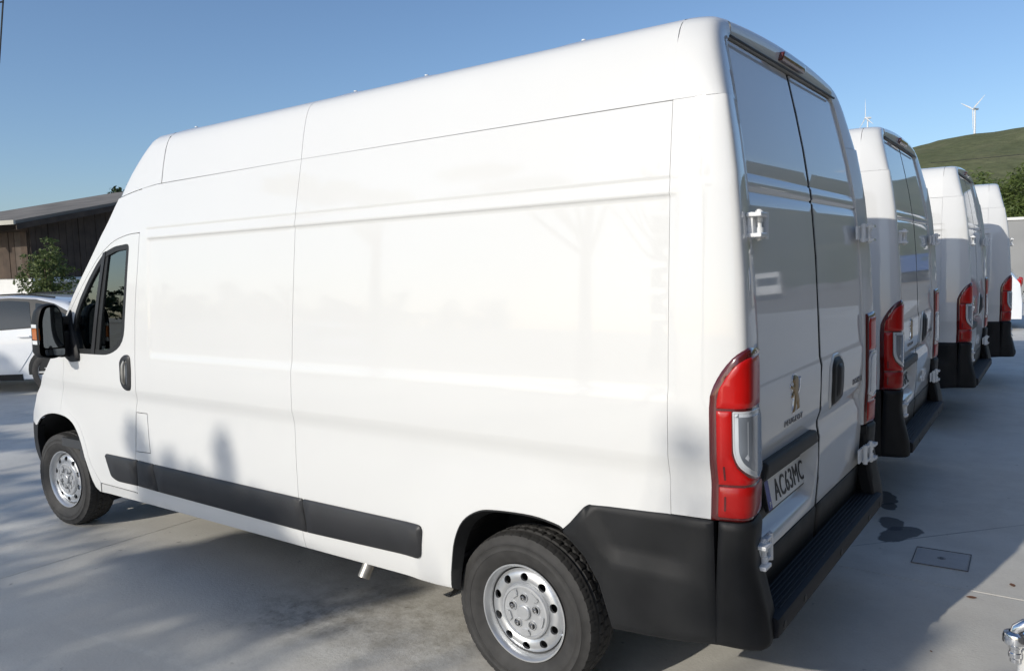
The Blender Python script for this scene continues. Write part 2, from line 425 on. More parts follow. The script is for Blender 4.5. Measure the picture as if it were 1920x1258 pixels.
tag(mk('hills', hv, hf, 'hill', None, True), kind='structure')

# ================================================================== THE VANS  (x: 0 at the rear, -5.5 at the nose; y: -left / +right)
HW = [(.30, .93), (.36, .965), (.40, .982), (.45, .992), (.60, 1.008), (.80, 1.016), (1.01, 1.018), (1.03, 1.020), (1.085, 1.034), (1.10, 1.036), (1.25, 1.036), (1.5, 1.027), (1.8, 1.010), (2.0, .996), (2.29, .958), (2.40, .938), (2.48, .919), (2.53, .901), (2.555, .886), (2.575, .864), (2.592, .83), (2.603, .775), (2.610, .70), (2.6172, .62), (2.6258, .50), (2.6335, .35), (2.6385, .18), (2.640, .0)]
XR = [(.44, -.135), (.55, -.13), (.67, -.12), (.79, -.109), (.89, -.103), (.98, -.104), (1.03, -.113), (1.055, -.113), (1.10, -.099), (1.21, -.094), (1.295, -.094), (1.335, -.102), (1.58, -.111), (1.76, -.12), (1.980, -.1375), (1.985, -.144), (1.991, -.144), (1.996, -.138), (2.045, -.1445), (2.050, -.151), (2.055, -.151), (2.060, -.1495), (2.21, -.173), (2.37, -.205), (2.53, -.241), (2.60, -.27)]
XRS = [(.44, -.135), (.67, -.12), (.85, -.108), (1.0, -.103), (1.45, -.105), (1.76, -.12), (2.05, -.148), (2.21, -.173), (2.37, -.205), (2.53, -.241), (2.60, -.27)]
XE = [(.30, -5.33), (.43, -5.42), (.52, -5.48), (.68, -5.45), (.80, -5.40), (.95, -5.27), (1.14, -4.99), (1.24, -4.855), (1.45, -4.65), (1.66, -4.465), (1.83, -4.285), (1.97, -4.145), (2.1, -4.035), (2.214, -3.947), (2.334, -3.855), (2.412, -3.778), (2.484, -3.708), (2.516, -3.678), (2.542, -3.658), (2.562, -3.648), (2.579, -3.640), (2.60, -3.605), (2.62, -3.55), (2.645, -3.4535)]
def hw(x, z, feat=True):
    h = interp(HW, z)
    s = max(0., (-4.25-x)/1.2); h *= 1-.10*min(s, 1.05)**2
    if z > 2.0:
        s2 = max(0., min(1, (-3.3-x)/.9)); h -= .022*s2*s2*min(1, (z-2.0)/.3)
    s = max(0., min(1.3, (x+.42)/.32)); h -= .028*s**1.6
    if feat:
        mm = sst(-3.585, -3.555, x)*(1-sst(-.345, -.30, x))*sst(1.28, 1.335, z)*(1-sst(1.975, 1.983, z)); h -= .008*mm
        mm = sst(-3.60, -3.57, x)*(1-sst(-.345, -.30, x)); h -= .0035*mm*(1-sst(2.037, 2.041, z))*sst(1.984, 2.02, z)
        for cx in (-4.95, -1.02):
            r = math.hypot(x-cx, z-.38); h += .012*(1-sst(.50, .64, r))*sst(.3, .42, r)
    return h
def dw(z): return interp([(.4, .80), (1.6, .80), (2.05, .787), (2.30, .757), (2.53, .72)], z)
def side(x, z, off): return Vector((x, -(hw(x, z)+off), z))
def recess(y, z):       # number-plate pocket in the left rear door
    yl = -.785; yr = -.010+.06*(z-.975)/.2
    return .066*sst(yl-.02, yl+.02, y)*(1-sst(yr-.03, yr, y))*sst(.715+.03*(y+.4), .775+.03*(y+.4), z)*(1-sst(.97, .984, z))
def rear(y, z, off): return Vector((interp(XR, z)-recess(y, z)-.012*(abs(y)/.8)**4*0+off, y, z))
def conic(A, C, B, t, w=3.6):
    a = (1-t)**2; b_ = 2*t*(1-t)*w; c = t*t; return (A*a+C*b_+B*c)/(a+b_+c)
def corner_ctl(z):      # rear left body corner: side point, sharp corner, inner point beside the door
    zz = min(z, 2.52)
    xa = interp([(2.30, -.20), (2.50, -.31), (2.60, -.33)], z); A = Vector((xa, -hw(xa, z, False), z)); xp = interp(XRS, zz)+.040
    C = Vector((xp, -(hw(xp, z, False)-.004), z)); B = Vector((interp(XRS, zz)+.010, -(dw(zz)+.006), z))
    return A, C, B
def corner_t(t, z, off=0.):
    A, C, B = corner_ctl(z)
    p = conic(A, C, B, t)
    if off:
        d = conic(A, C, B, min(1, t+.01))-conic(A, C, B, max(0, t-.01)); n = Vector((-d.y, d.x, 0)).normalized()
        if n.dot(Vector((1, -1, 0))) < 0: n = -n
        p = p+n*off
    return p
_tab = {}
def corner(s, z, off=0.):   # s: arc length, negative along the side, positive across the rear face
    k = round(z, 3)
    if k not in _tab:
        P = [corner_t(i/120, z) for i in range(121)]; Ls = [0.]
        for a, b in zip(P, P[1:]): Ls.append(Ls[-1]+(b-a).length)
        A, C, B = corner_ctl(z); j = 60
        _tab[k] = [(Ls[i]-Ls[j], i/120) for i in range(121)]
    T = _tab[k]
    if s < T[0][0]: return side(corner_ctl(z)[0].x+(s-T[0][0]), z, off)
    return corner_t(interp(T, s), z, off)
def s_of_x(x, z):      # arc-length coordinate of the point of the corner at this x on its side half
    lo, hi = -.4, 0.
    for _ in range(40):
        m_ = (lo+hi)/2
        if corner(m_, z).x < x: lo = m_
        else: hi = m_
    return lo
PG = .0011  # half panel gap
ZS = [1.005, 1.03, 1.06, 1.085, 1.10, 1.275, 1.29, 1.305, 1.32, 1.34, 1.960, 1.974, 1.979, 1.984, 1.992, 2.01, 2.030, 2.0365, 2.0415, 2.048]
BS = smooth_line([(-3.898, .437), (-3.865, .591), (-3.798, .946), (-3.770, 1.02), (-3.748, 1.098), (-3.727, 1.354), (-3.706, 1.637), (-3.677, 1.823), (-3.655, 2.019)], 3)
MS = [(-2.335, .378), (-2.332, .639), (-2.319, 1.005), (-2.307, 1.273), (-2.288, 1.635), (-2.270, 1.966), (-2.262, 2.043), (-2.238, 2.296)]
RS = [(-.333, .880), (-.333, 1.197), (-.333, 2.294)]
DTOP = smooth_line([(-3.655, 2.019), (-3.785, 2.014), (-3.941, 1.984), (-4.063, 1.931), (-4.161, 1.868), (-4.298, 1.755), (-4.448, 1.621), (-4.544, 1.520), (-4.62, 1.36), (-4.659, 1.179), (-4.700, 1.06)], 3)
DFR = smooth_line([(-4.746, 1.008), (-4.775, .95), (-4.783, .885)], 2)+smooth_line([(-4.67, .881), (-4.545, .815), (-4.47, .70), (-4.42, .56), (-4.345, .437)], 3)
RARC = smooth_line([(-1.372, .384), (-1.352, .492), (-1.316, .619), (-1.262, .712), (-1.177, .768), (-1.08, .786), (-.911, .793), (-.80, .778), (-.768, .765)], 4)
FARC = smooth_line([(-5.32, .715), (-5.22, .775), (-5.10, .818), (-4.95, .846), (-4.80, .852), (-4.678, .838), (-4.585, .790), (-4.515, .687), (-4.458, .513), (-4.416, .40), (-4.385, .368)], 4)
def shift(L, d): return [(u+d, v) for u, v in L]

def build_van():
    root = empty('panel_van')
    both = []
    def P(*a, **k):
        o = patch(*a, **k); both.append(o); return o
    # --- white side panels
    flap = [(-3.789, .953), (-3.672, .954), (-3.676, .717), (-3.831, .709)]
    b1 = shift(BS, PG)
    out = [(-3.893, .374)]+b1+[(-3.655+PG, 2.2), (-3.66, 2.274), (-3.5, 2.285), (-2.238-PG, 2.296)]+[(u-PG, v) for u, v in reversed(MS[:-1])]
    P('side_panel', out, side, 'paint', root, holes=[inset(flap, -.003)], us=[-3.60, -3.585, -3.575, -3.565, -3.555], vs=ZS+[.40, .45], st=.09)
    fp = P('fuel_flap', inset(flap, .0015), side, 'paint', root, st=.09, off=.0005)
    rarc2 = [(u, v) for u, v in RARC]
    out = [(u+PG, v) for u, v in MS]+[(u-PG, v) for u, v in reversed(RS)]+[(-.66, .866)]+list(reversed(rarc2))
    out = [(-2.335+PG, .378)]+out[1:]
    P('side_panel', out, side, 'paint', root, us=[-.345, -.34, -1.6, -1.55, -1.45], vs=ZS+[.40, .45], st=.09)
    # sill under the door, cab side with door opening
    P('sill', [(-4.375, .368), (-4.340, .433), (-3.899, .431), (-3.896, .372)], side, 'paint', root, st=.09, off=-.001)
    xe_edge = [(interp(XE, z), z) for z in (2.2, 2.1, 1.97, 1.83, 1.66, 1.55, 1.45, 1.34, 1.24, 1.14, 1.04, .95, .87, .80, .74)]
    door_out = list(DTOP)+DFR
    out = [(-3.652, 2.27), (-3.70, 2.268), (-3.837, 2.251), (-3.925, 2.236)]+xe_edge+[(-5.33, .72)]+FARC[1:]+[(-4.350, .437)]+[(u-PG, v) for u, v in reversed(DFR)]+[(u-PG, v+PG) for u, v in reversed(DTOP[1:])]+[(-3.652, 2.019+2*PG)]
    P('cab_side', out, side, 'paint', root, vs=[1.03, 1.085, 1.10], st=.08)
    # --- front door
    WIN = rounded([(-3.768, 1.962), (-3.936, 1.951), (-4.063, 1.918), (-4.161, 1.845), (-4.264, 1.752), (-4.374, 1.638), (-4.450, 1.540), (-4.525, 1.36), (-4.52, 1.286), (-4.257, 1.288), (-4.02, 1.290), (-3.85, 1.37)], [.035, .03, .03, .03, .03, .03, .05, .05, .02, .02, .12, .12], 4)
    dp = [(u-.0025, v) for u, v in BS[:-1]]+[(-3.658, 2.016)]+[(u+.0005, v-.0025) for u, v in DTOP[1:]]+[(u+PG, v) for u, v in DFR[:-1]]+[(-4.343, .4395), (-3.92, .4395)]
    door = P('front_door', dp, side, 'paint', root, holes=[WIN], vs=[1.03, 1.06, 1.085, 1.10], st=.08, thick=.03)
    wi = inset(WIN, .030)
    patch('window_frame', inset(WIN, -.002), side, 'seal', door, holes=[wi], st=.08, off=-.001, thick=.02)
    patch('window', inset(WIN, .02), side, 'glass', door, st=.12, off=-.012, thick=0)
    patch('window_post', [(-4.040, 1.925), (-4.075, 1.915), (-4.160, 1.637), (-4.252, 1.29), (-4.212, 1.29), (-4.125, 1.637)], side, 'trim', door, st=.1, off=.003, thick=.018)
    patch('inner_post', [(-4.012, 1.925), (-4.042, 1.922), (-4.128, 1.637), (-4.215, 1.29), (-4.165, 1.29), (-4.085, 1.637)], side, 'seal', door, st=.1, off=-.004, thick=.03)
    hd = rounded([(-3.845, 1.303), (-3.787, 1.300), (-3.783, 1.22), (-3.800, 1.087), (-3.872, 1.083), (-3.912, 1.13), (-3.905, 1.27)], .03, 4)
    h_in = rounded([(-3.845, 1.27), (-3.815, 1.27), (-3.815, 1.20), (-3.828, 1.12), (-3.865, 1.118), (-3.875, 1.20)], .018, 4)
    patch('door_handle', hd, side, 'trim', door, holes=[h_in], st=.05, off=.010, bevel=.008, est=.02)
    patch('handle_cup', inset(h_in, -.004), side, 'seal', door, st=.05, off=-.004, thick=0)
    b = MB(); b.tube([side(-3.846, 1.262, .006), side(-3.846, 1.24, .016), side(-3.85, 1.19, .018), side(-3.858, 1.14, .014), side(-3.862, 1.125, .004)], [.008, .010, .011, .010, .008], 10)
    b.build('grip', 'exhaust', door)
    # --- mouldings
    segs = [[(-4.205, .652), (-3.828, .655), (-3.860, .488), (-4.10, .484), (-4.165, .50)], [(-3.818, .655), (-3.652, .652), (-3.631, .484), (-3.851, .488)], [(-3.642, .652), (-2.299, .646), (-2.292, .474), (-3.621, .484)], [(-2.290, .646), (-1.497, .648), (-1.520, .492), (-2.283, .474)]]
    rad = [[.01, .004, .004, .05, .03], .004, [.004, .006, .006, .004], [.006, .03, .03, .006]]
    for s_, r_ in zip(segs, rad): P('side_moulding', rounded(s_, r_, 4), side, 'trim', root, st=.12, off=.018, bevel=.012, bdrop=.010, thick=.02, est=.06)
    # --- wheel arch liners and their lips
    b = MB()
    lip = [(u, v) for u, v in RARC]
    vs = []; 
    for u, v in lip:
        q = Vector((u+1.07, v-.30)).normalized()
        a = side(u, v, .003); vs.append([a, side(u+q.x*-.006, v+q.y*-.006, .004), Vector((u-q.x*.03, -.96, v-q.y*.03))])
    n = len(vs); b.add([p for row in vs for p in row], [(3*i+j, 3*i+j+1, 3*i+j+4, 3*i+j+3) for i in range(n-1) for j in (0, 1)])
    both.append(b.build('arch_lip', 'black', root, True, 60))
    for nm, arc in (('rear', RARC), ('front', FARC)):
        b = MB(); rows = []
        ext = list(arc)
        if nm == 'rear': ext = [(-1.45, .30)]+ext+[(-.60, .62), (-.50, .40)]
        else: ext = [(-5.5, .45), (-5.42, .62)]+ext+[(-4.36, .30)]
        for u, v in ext: rows.append([Vector((u, -(hw(u, v, False)-.012), v)), Vector((u, -.62, v+.01))])
        n = len(rows); b.add([p for r_ in rows for p in r_], [(2*i, 2*i+1, 2*i+3, 2*i+2) for i in range(n-1)])
        cx = sum(r_[1].x for r_ in rows)/n
        b.add([r_[1] for r_ in rows], [tuple(range(n))])
        if nm == 'rear':
            for k in range(5): b.box((-1.36+.02*k, -.80, .42+.10*k), (.012, .3, .02))
        both.append(b.build('wheel_arch', 'dark', root, True, 40))
    # --- rear bumper
    BUMP = [(-.768, .757), (-.748, .778), (-.668, .868), (-.655, .874), (-.347, .888), (-.182, .886), (-.178, .446), (-.30, .436), (-.575, .413), (-.588, .47), (-.617, .585), (-.674, .677)]
    def bump(x, z, off):
        d1 = x-(-.665+(.870-z)*.60); q = sst(-.022, .022, d1)*sst(.680, .708, z)*(1-sst(-.34, -.22, x))
        return Vector((x, -(hw(x, z, False)+off-.022*q-.012*sst(-.30, -.20, x)), z))
    P('rear_bumper', rounded(BUMP, [.01, .01, .03, .03]+[.004]*8, 3), bump, 'black', root, st=.035, off=.030, bevel=.010, bdrop=.008, thick=.03, est=.03)
    sb0 = s_of_x(-.1775, .70); sl0 = s_of_x(-.190, 1.1)
    P('bumper_corner', rounded([(sb0, .446), (sb0, .886), (.135, .886), (.150, .86), (.155, .60), (.165, .50), (.165, .452)], [.002, .002, .02, .02, .02, .03, .03], 4), lambda s, z, o: corner(s, z, o)+Vector((.068*sst(-.09, .03, s)*(1-sst(.46, .80, z)), -.006*sst(-.13, .0, s), 0)), 'black', root, st=.03, off=.018, bevel=.012, bdrop=.010, thick=.05, est=.025)
    b = MB(); b.box((-.13, -.885, .86), (.10, .13, .04)); both.append(bev(b.build('bumper_cap', 'black', root, False), .02, 3))
    # step
    b = MB()
    prof = [(-.16, .530), (-.028, .533), (-.012, .527), (-.008, .512), (-.012, .464), (-.045, .450), (-.16, .450)]
    ys = [-.865, -.86, -.80, 0, .80, .86, .865]; ins = [.002, 0, 0, 0, 0, 0, .002]
    vs = []
    for y, i_ in zip(ys, ins): vs += [Vector((px-(i_ if px > -.1 else 0), y, pz)) for px, pz in prof]
    k = len(prof); fs = [(a*k+j, a*k+(j+1) % k, (a+1)*k+(j+1) % k, (a+1)*k+j) for a in range(len(ys)-1) for j in range(k)]+[tuple(range(k)), tuple((len(ys)-1)*k+j for j in range(k))]
    b.add(vs, fs); st_ = b.build('rear_step', 'step', root, True, 30)
    for j in range(6):
        b = MB(); b.box((-.122+j*.017, 0, .533), (.0085, 1.56, .006)); bev(b.build('tread_rib', 'step', st_, False), .002, 1)
    for y in (-.80, -.55, 0, .55, .80):
        b = MB(); b.lathe([(0, .004), (.014, .004), (.018, 0)], (-.0105, y, .490), (1, 0, 0), (0, 0, 1), 14); b.build('sensor_cap', 'seal', st_)
    # --- rear body corner / frame around the doors
    b = MB(); rows = []
    zz = [.889, .95, 1.03, 1.085, 1.10, 1.275, 1.29, 1.305, 1.32, 1.34, 1.5, 1.7, 1.9, 1.960, 1.974, 1.979, 1.984, 1.992, 2.01, 2.030, 2.0365, 2.0415, 2.048, 2.17, 2.2965]
    ts = [i/20 for i in range(21)]
    sx_ = [-.3326, -.315, -.30, -.285, -.27, -.25, -.225]
    for z in zz: rows.append([side(-.3326, z, -.006)]+[side(x_, z, 0) for x_ in sx_]+[corner_t(t_, z) for t_ in ts]+[corner_t(1, z)+Vector((-.06, .002, 0))])
    n = len(rows[0]); b.add([p for r_ in rows for p in r_], [(a*n+j, a*n+j+1, (a+1)*n+j+1, (a+1)*n+j) for a in range(len(zz)-1) for j in range(n-1)])
    o = b.build('corner_pillar', 'paint', root, True, 60); both.append(o)
    # rear cap above: loop of sections from the left gutter over the roof to the right
    def roof_z(y): return 2.600+.042*(1-(abs(y)/.80)**2.2) if abs(y) < .80 else 2.600
    prof = []
    for z in (2.2978, 2.34, 2.38, 2.42, 2.46, 2.49): prof.append((-1, z))
    secs = []
    for s_, z in prof: secs.append(corner_ctl(z))
    hdr = []
    # corner fan: side profile above 2.49 bends over to the roof
    for z in (2.52, 2.55, 2.575, 2.595, 2.608):
        h_ = hw(-.33, z, False); y = -h_; f_ = sst(2.49, 2.62, z)
        A = Vector((-.33, y, z)); B = Vector((interp(XR, 2.52)+.008, -(dw(2.52)+.006)+.03*f_, 2.515+.026*f_))
        C = Vector((interp(XR, 2.5)+.040-.03*f_, -(h_-.022-.02*f_), z+.004))
        secs.append((A, C, B))
    for y in (-.70, -.62, -.5, -.35, -.18, 0):
        zr = 2.600+.040*(1-(abs(y)/.80)**2.2)
        secs.append((Vector((-.36, y, zr)), Vector((-.213+.012*(1-(y/.7)**2), y*1.0, zr-.004)), Vector((-.232, y*.985, 2.541))))
    full = secs+[tuple(Vector((p.x, -p.y, p.z)) for p in s_) for s_ in reversed(secs[:-1])]
    b = MB(); n = 16
    for A, C, B in full:
        A0 = Vector((-.334, math.copysign(hw(-.334, A.z, False), A.y), A.z)) if A.x > -.33 else A+Vector((-.001, 0, 0))
        b.v += [A0]+[conic(A, C, B, i/(n-3), 2.0) for i in range(n-2)]+[B+Vector((-.05, 0, 0))]
    b.f = [(a*n+j, a*n+j+1, (a+1)*n+j+1, (a+1)*n+j) for a in range(len(full)-1) for j in range(n-1)]; b.m = [0]*len(b.f)
    cap = b.build('roof_end_cap', 'paint', root, True, 50)
    # brake lamp in the cap
    def capf(y, z, off): return Vector((-.2175+.012*(1-(y/.7)**2)-.9*(2.60-z)*.22+off, y, z))
    patch('brake_lamp', rounded([(-.165, 2.556), (.165, 2.556), (.155, 2.592), (-.155, 2.592)], .012, 4), capf, 'smoke', root, st=.05, off=.006, bevel=.004, thick=.02)
    # gasket strip below the cap
    b = MB(); b.tube([(-.222, -.715, 2.535), (-.220, 0, 2.5375), (-.222, .715, 2.537)], .005, 8); b.build('door_gasket', 'trim', root)
    # --- roof skin
    def roof_panel(x0, x1, nx):
        b = MB(); zl = [2.298, 2.34, 2.40, 2.45, 2.49, 2.52, 2.545, 2.565, 2.585, 2.597, 2.605]; rows = []
        for i in range(nx+1):
            x = x0+(x1-x0)*i/nx
            zt = 2.64
            for z_ in [2.30+.004*k for k in range(86)]:
                if interp(XE, z_) >= x: zt = z_; break
            k_ = max(.0, min(1, (zt-2.297)/(2.64-2.297)))
            half = []
            zb = interp([(-4.03, 2.236), (-3.93, 2.240), (-3.837, 2.255), (-3.70, 2.272), (-3.5, 2.289), (-2.238, 2.2972)], x)
            for z in zl: half.append((hw(x, z, False), max(zb, zb+(z-2.298)*(2.62-zb)/(2.62-2.298))))
            for y in (.70, .62, .5, .35, .18, 0): half.append((y, 2.60+.040*(1-(y/.80)**2.2)))
            lft = [Vector((x, -h_, z)) for h_, z in half]; rows.append(lft+[Vector((p.x, -p.y, p.z)) for p in reversed(lft[:-1])])
        n = len(rows[0]); b.add([p for r_ in rows for p in r_], [(a*n+j, a*n+j+1, (a+1)*n+j+1, (a+1)*n+j) for a in range(nx) for j in range(n-1)])
        # turned-down edges
        for row in (0, nx):
            base = row*n; e = len(b.v); b.v += [b.v[base+j]*1.0+Vector((0, -.012 if b.v[base+j].y > 0 else .012, -.012)) for j in range(n)]
            b.f += [(base+j, base+j+1, e+j+1, e+j) for j in range(n-1)]; b.m += [0]*(n-1)
        o = mk('roof_panel', b.v, b.f, 'paint', root, True, None, 50)
        return o
    roof_panel(-.334, -2.238, 8); roof_panel(-2.2405, -3.45, 6); 
    # high-roof front: sides, rounded corner and sloping face in one shell
    b = MB(); rows = []
    for f in [0, .08, .18, .30, .42, .54, .66, .76, .84, .89, .925, .95, .97, .985, 1.0]:
        zf = 2.236+f*(2.639-2.236); xe = interp(XE, zf); zof = lambda x: (lambda zb: zb+f*(2.639-zb))(interp([(-3.95, 2.236), (-3.837, 2.255), (-3.70, 2.272), (-3.5, 2.2885), (-3.45, 2.289)], x))
        hwf = lambda x: hw(x, zof(x), False)
        xc = min(-3.4535, xe); L_ = max(.0, -3.4535-xc); rc = min(.05, L_*.6)
        pts_ = [Vector((-3.4535-(L_-rc)*k/6, -hwf(-3.4535-(L_-rc)*k/6), zof(-3.4535-(L_-rc)*k/6))) for k in range(7)]
        H_ = hw(xc, zf, False); dep = .25*min(1, L_/.2)
        fr = lambda t_: Vector((xc-dep*(1-abs(t_)**2.6), H_*t_, zf))
        A = pts_[-1]; C = Vector((xc, -H_, zf)); Bp = fr(-.93)
        pts_ += [conic(A, C, Bp, k/6, 1.3) for k in range(1, 6)]+[fr(-.93+.93*k/8) for k in range(9)]
        rows.append(pts_+[Vector((p.x, -p.y, p.z)) for p in reversed(pts_[:-1])])
    n = len(rows[0]); b.add([p for r_ in rows for p in r_], [(a_*n+j, a_*n+j+1, (a_+1)*n+j+1, (a_+1)*n+j) for a_ in range(len(rows)-1) for j in range(n-1)])
    b.build('roof_front', 'paint', root, True, 60)
    RZ = [(0, 2.640), (.35, 2.634), (.62, 2.617), (.72, 2.609), (.79, 2.603), (.835, 2.585), (.868, 2.56)]
    for x in (-.80, -1.62, -2.08, -3.42):
        circ = [(x+.15*math.cos(a_), -.735+.075*math.sin(a_)) for a_ in [2*math.pi*k/24 for k in range(24)]]
        def padf(u, w, o, x=x): 
            q = min(1, ((u-x)/.15)**2+((w+.735)/.075)**2); return Vector((u, w, interp(RZ, abs(w))+.0095*(1-q)**.6-.002+o))
        o = patch('roof_mount', circ, padf, 'paint', root, st=.03, thick=0); both.append(o)
        b = MB(); b.lathe([(0, .019), (.009, .019), (.010, .015), (.005, .014), (.005, .0)], (x, -.735, interp(RZ, .735)), (0, 0, 1), (1, 0, 0), 12); s_ = b.build('stud', 'hinge', o)
    # --- rear doors
    feat = [.98, .99, 1.03, 1.055, 1.10, 1.215, 1.295, 1.315, 1.335, 1.980, 1.985, 1.991, 1.996, 2.045, 2.050, 2.055, 2.060]
    def door_poly(sg):
        inner = [(sg*.013, .683), (sg*.013, 2.529)]; outer = [(sg*(dw(z)-.003), z) for z in (2.529, 2.40, 2.30, 2.15, 2.05, 1.8, 1.6, 1.3, 1.0, .683)]
        return inner+outer
    ld = patch('rear_door', door_poly(-1), rear, 'paint', root, vs=feat+[.72, .74, .76, .78, .965, .972], us=[-.78, -.77, -.76, -.75, -.09, -.075, -.06, -.05, -.04, -.03, -.02], st=.065, thick=.035)
    rd = patch('rear_door', door_poly(1), rear, 'paint', root, vs=feat, st=.065, thick=.035)
    for sg, d in ((-1, ld), (1, rd)):
        patch('door_cladding', [(sg*.006, .500), (sg*.006, .678), (sg*.796, .678), (sg*.796, .500)], rear, 'black', d, st=.08, off=.006, bevel=.006, thick=.04)
    b = MB(); zs_ = [.50, .6, .68, .8, .98, 1.03, 1.055, 1.10, 1.295, 1.335, 1.5, 1.76, 1.978, 1.985, 1.992, 1.999, 2.042, 2.049, 2.056, 2.063, 2.21, 2.37, 2.529]
    rows = [[Vector((interp(XR, z)+dx_, y_, z)) for y_, dx_ in ((-.0125, -.012), (-.010, -.024), (.009, -.026), (.0125, -.001), (.016, .0008), (.019, .0002))] for z in zs_]
    b.add([p for r_ in rows for p in r_], [(i*6+j, i*6+j+1, i*6+j+7, i*6+j+6) for i in range(len(rows)-1) for j in range(5)]); b.build('centre_seal', 'seal', root, False)
    # licence plate lamp bar, plate
    patch('lamp_bar', rounded([(-.770, .975), (-.748, 1.036), (-.098, 1.036), (-.070, .975)], .014, 4), lambda y, z, o: Vector((-.096-(1.036-z)*.05+o, y, z)), 'seal', ld, st=.06, off=.012, bevel=.008, thick=.06, est=.03)
    b = MB(); tilt = .186; Rm = Matrix.Rotation(-tilt, 3, 'Y')
    pc = Vector((-.156, -.2885, .8537))
    def plate_text(name, txt, parent):
        b = MB(); q = MB(); pw, ph = .52, .112
        loc = lambda y, z, x: pc+Rm @ Vector((x, y, z))
        out = rounded([(-pw/2-.006, -ph/2-.006), (pw/2+.006, -ph/2-.006), (pw/2+.006, ph/2+.006), (-pw/2-.006, ph/2+.006)], .012, 3)
        n = len(out); b.mi = 1
        b.add([loc(y, z, 0) for y, z in out]+[loc(y, z, -.012) for y, z in out], [tuple(range(n))]+[(i, n+i, n+(i+1) % n, (i+1) % n) for i in range(n)])
        inn = rounded([(-pw/2, -ph/2), (pw/2, -ph/2), (pw/2, ph/2), (-pw/2, ph/2)], .010, 3); b.mi = 0
        b.add([loc(y, z, .0015) for y, z in inn], [tuple(range(len(inn)))])
        b.mi = 2; b.add([loc(-pw/2+.001, -ph/2+.001, .003), loc(-pw/2+.044, -ph/2+.001, .003), loc(-pw/2+.044, ph/2-.001, .003), loc(-pw/2+.001, ph/2-.001, .003)], [(0, 1, 2, 3)])
        def put(t_, h_, cy, cz, mi, sx=1., x=.003):
            vs, fs = text_mesh(t_, h_, .0006, 1.06); b.mi = mi; b.add([loc(cy+v.x*sx, cz+v.y, x+v.z) for v in vs], fs)
        if txt:
            vs_, _f = text_mesh(txt, .080, .0006, 1.06); w_ = max(q_.x for q_ in vs_)-min(q_.x for q_ in vs_)
            put(txt, .080, .030, 0, 1, .385/w_)
            put('P', .020, -pw/2+.023, -.036, 0, 1, .0045)
        o = mk(name, b.v, b.f, ['plate', 'ink', 'blue'], parent, False, b.m)
        return o
    root['_'] = 0; del root['_']
    plates = {t_: None for t_ in ('AC63MC', 'AC76MC', '')}
    plate_text('number_plate', 'AC63MC', ld)
    # emblem: rampant lion in relief
    lion = [(.30, .98), (.42, 1.0), (.55, .985), (.66, .93), (.70, .85), (.69, .76), (.72, .66), (.70, .56), (.66, .48), (.74, .40), (.80, .30), (.80, .20), (.86, .12), (.85, .04), (.70, .03), (.68, .12), (.62, .22), (.56, .30), (.50, .22), (.46, .12), (.40, .02), (.24, .0), (.22, .06), (.32, .10), (.34, .20), (.36, .34), (.40, .44), (.36, .52), (.22, .46), (.12, .42), (.06, .48), (.14, .53), (.26, .57), (.28, .63), (.14, .64), (.02, .70), (.04, .77), (.14, .73), (.30, .73), (.30, .80), (.20, .84), (.20, .90), (.28, .92)]
    tail = [(.72, .50), (.84, .58), (.94, .70), (.92, .84), (1.02, .90), (1.0, .74), (.95, .60), (.82, .48)]
    ex, ez, ew, eh = -.452, 1.160, .135, .146
    def er(y, z, o): return rear(y, z, o)
    patch('emblem', [(ex+u*ew, ez+v*eh) for u, v in lion], er, 'gold', ld, st=.02, off=.007, thick=.008, bevel=.003, bdrop=.003)
    patch('emblem_tail', [(ex+u*ew*.92, ez+v*eh) for u, v in tail], er, 'chrome', ld, st=.02, off=.006, thick=.008)
    patch('emblem_rim', inset([(ex+u*ew, ez+v*eh) for u, v in lion], -.0028), er, 'chrome', ld, st=.02, off=.003, thick=.005)
    for nm, tx, h_, cy, cz, d, wide in (('maker_lettering', 'PEUGEOT', .022, -.392, 1.131, ld, 1.9), ('model_lettering', 'BOXER', .028, .682, 1.141, rd, 1.15)):
        vs, fs = text_mesh(tx, h_, .0018, 1.25)
        w = max(v.x for v in vs)-min(v.x for v in vs); k = (.235 if d is ld else .19)/w
        mk('lettering', [rear(cy+v.x*k, cz+v.y, .0015+v.z*.45) for v in vs], fs, 'badge', d)
    # right door handle with recess
    hp = rounded([(.185, 1.085), (.345, 1.10), (.362, 1.16), (.352, 1.27), (.31, 1.303), (.20, 1.303), (.165, 1.27), (.165, 1.12)], .035, 4)
    patch('handle_recess', inset(hp, -.016), rear, 'paint', rd, holes=[inset(hp, -.002)], st=.04, off=.004, thick=.004, bevel=.004)
    patch('door_handle', hp, rear, 'seal', rd, st=.04, off=.014, bevel=.014, bdrop=.012, est=.025)
    patch('grip', rounded([(.225, 1.12), (.30, 1.125), (.315, 1.27), (.225, 1.275)], .03, 4), rear, 'trim', rd, st=.04, off=.024, bevel=.01, est=.025)
    # hinges: double-pivot brackets
    for z, sc in ((1.868, 1.0), (.745, 1.05)):
        ctr = corner(.155, z, 0)
        b = MB(); y0 = -(dw(z)+.02); x0 = ctr.x+.010
        b.box((x0+.004, y0+.075, z), (.008, .10, .066*sc)); b.box((x0+.012, y0-.045, z), (.020, .05, .086*sc))
        for dz in (-.034, .034): b.box((x0+.028, y0-.050, z+dz*sc), (.050, .062, .014)); b.box((x0+.020, y0+.02, z+dz*sc), (.022, .09, .012))
        o = b.build('hinge', 'hinge', root, False); bev(o, .003, 2)
        for za, zb_ in ((z-.047*sc, z-.008), (z+.010, z+.047*sc)): b = MB(); b.tube([(x0+.030, y0-.030, za), (x0+.030, y0-.030, zb_)], .0135, 12); b.build('knuckle', 'hinge', o)
        b = MB(); b.tube([(x0+.030, y0-.030, z-.052*sc), (x0+.030, y0-.030, z+.052*sc)], .009, 10); b.build('hinge_pin', 'hinge', o)
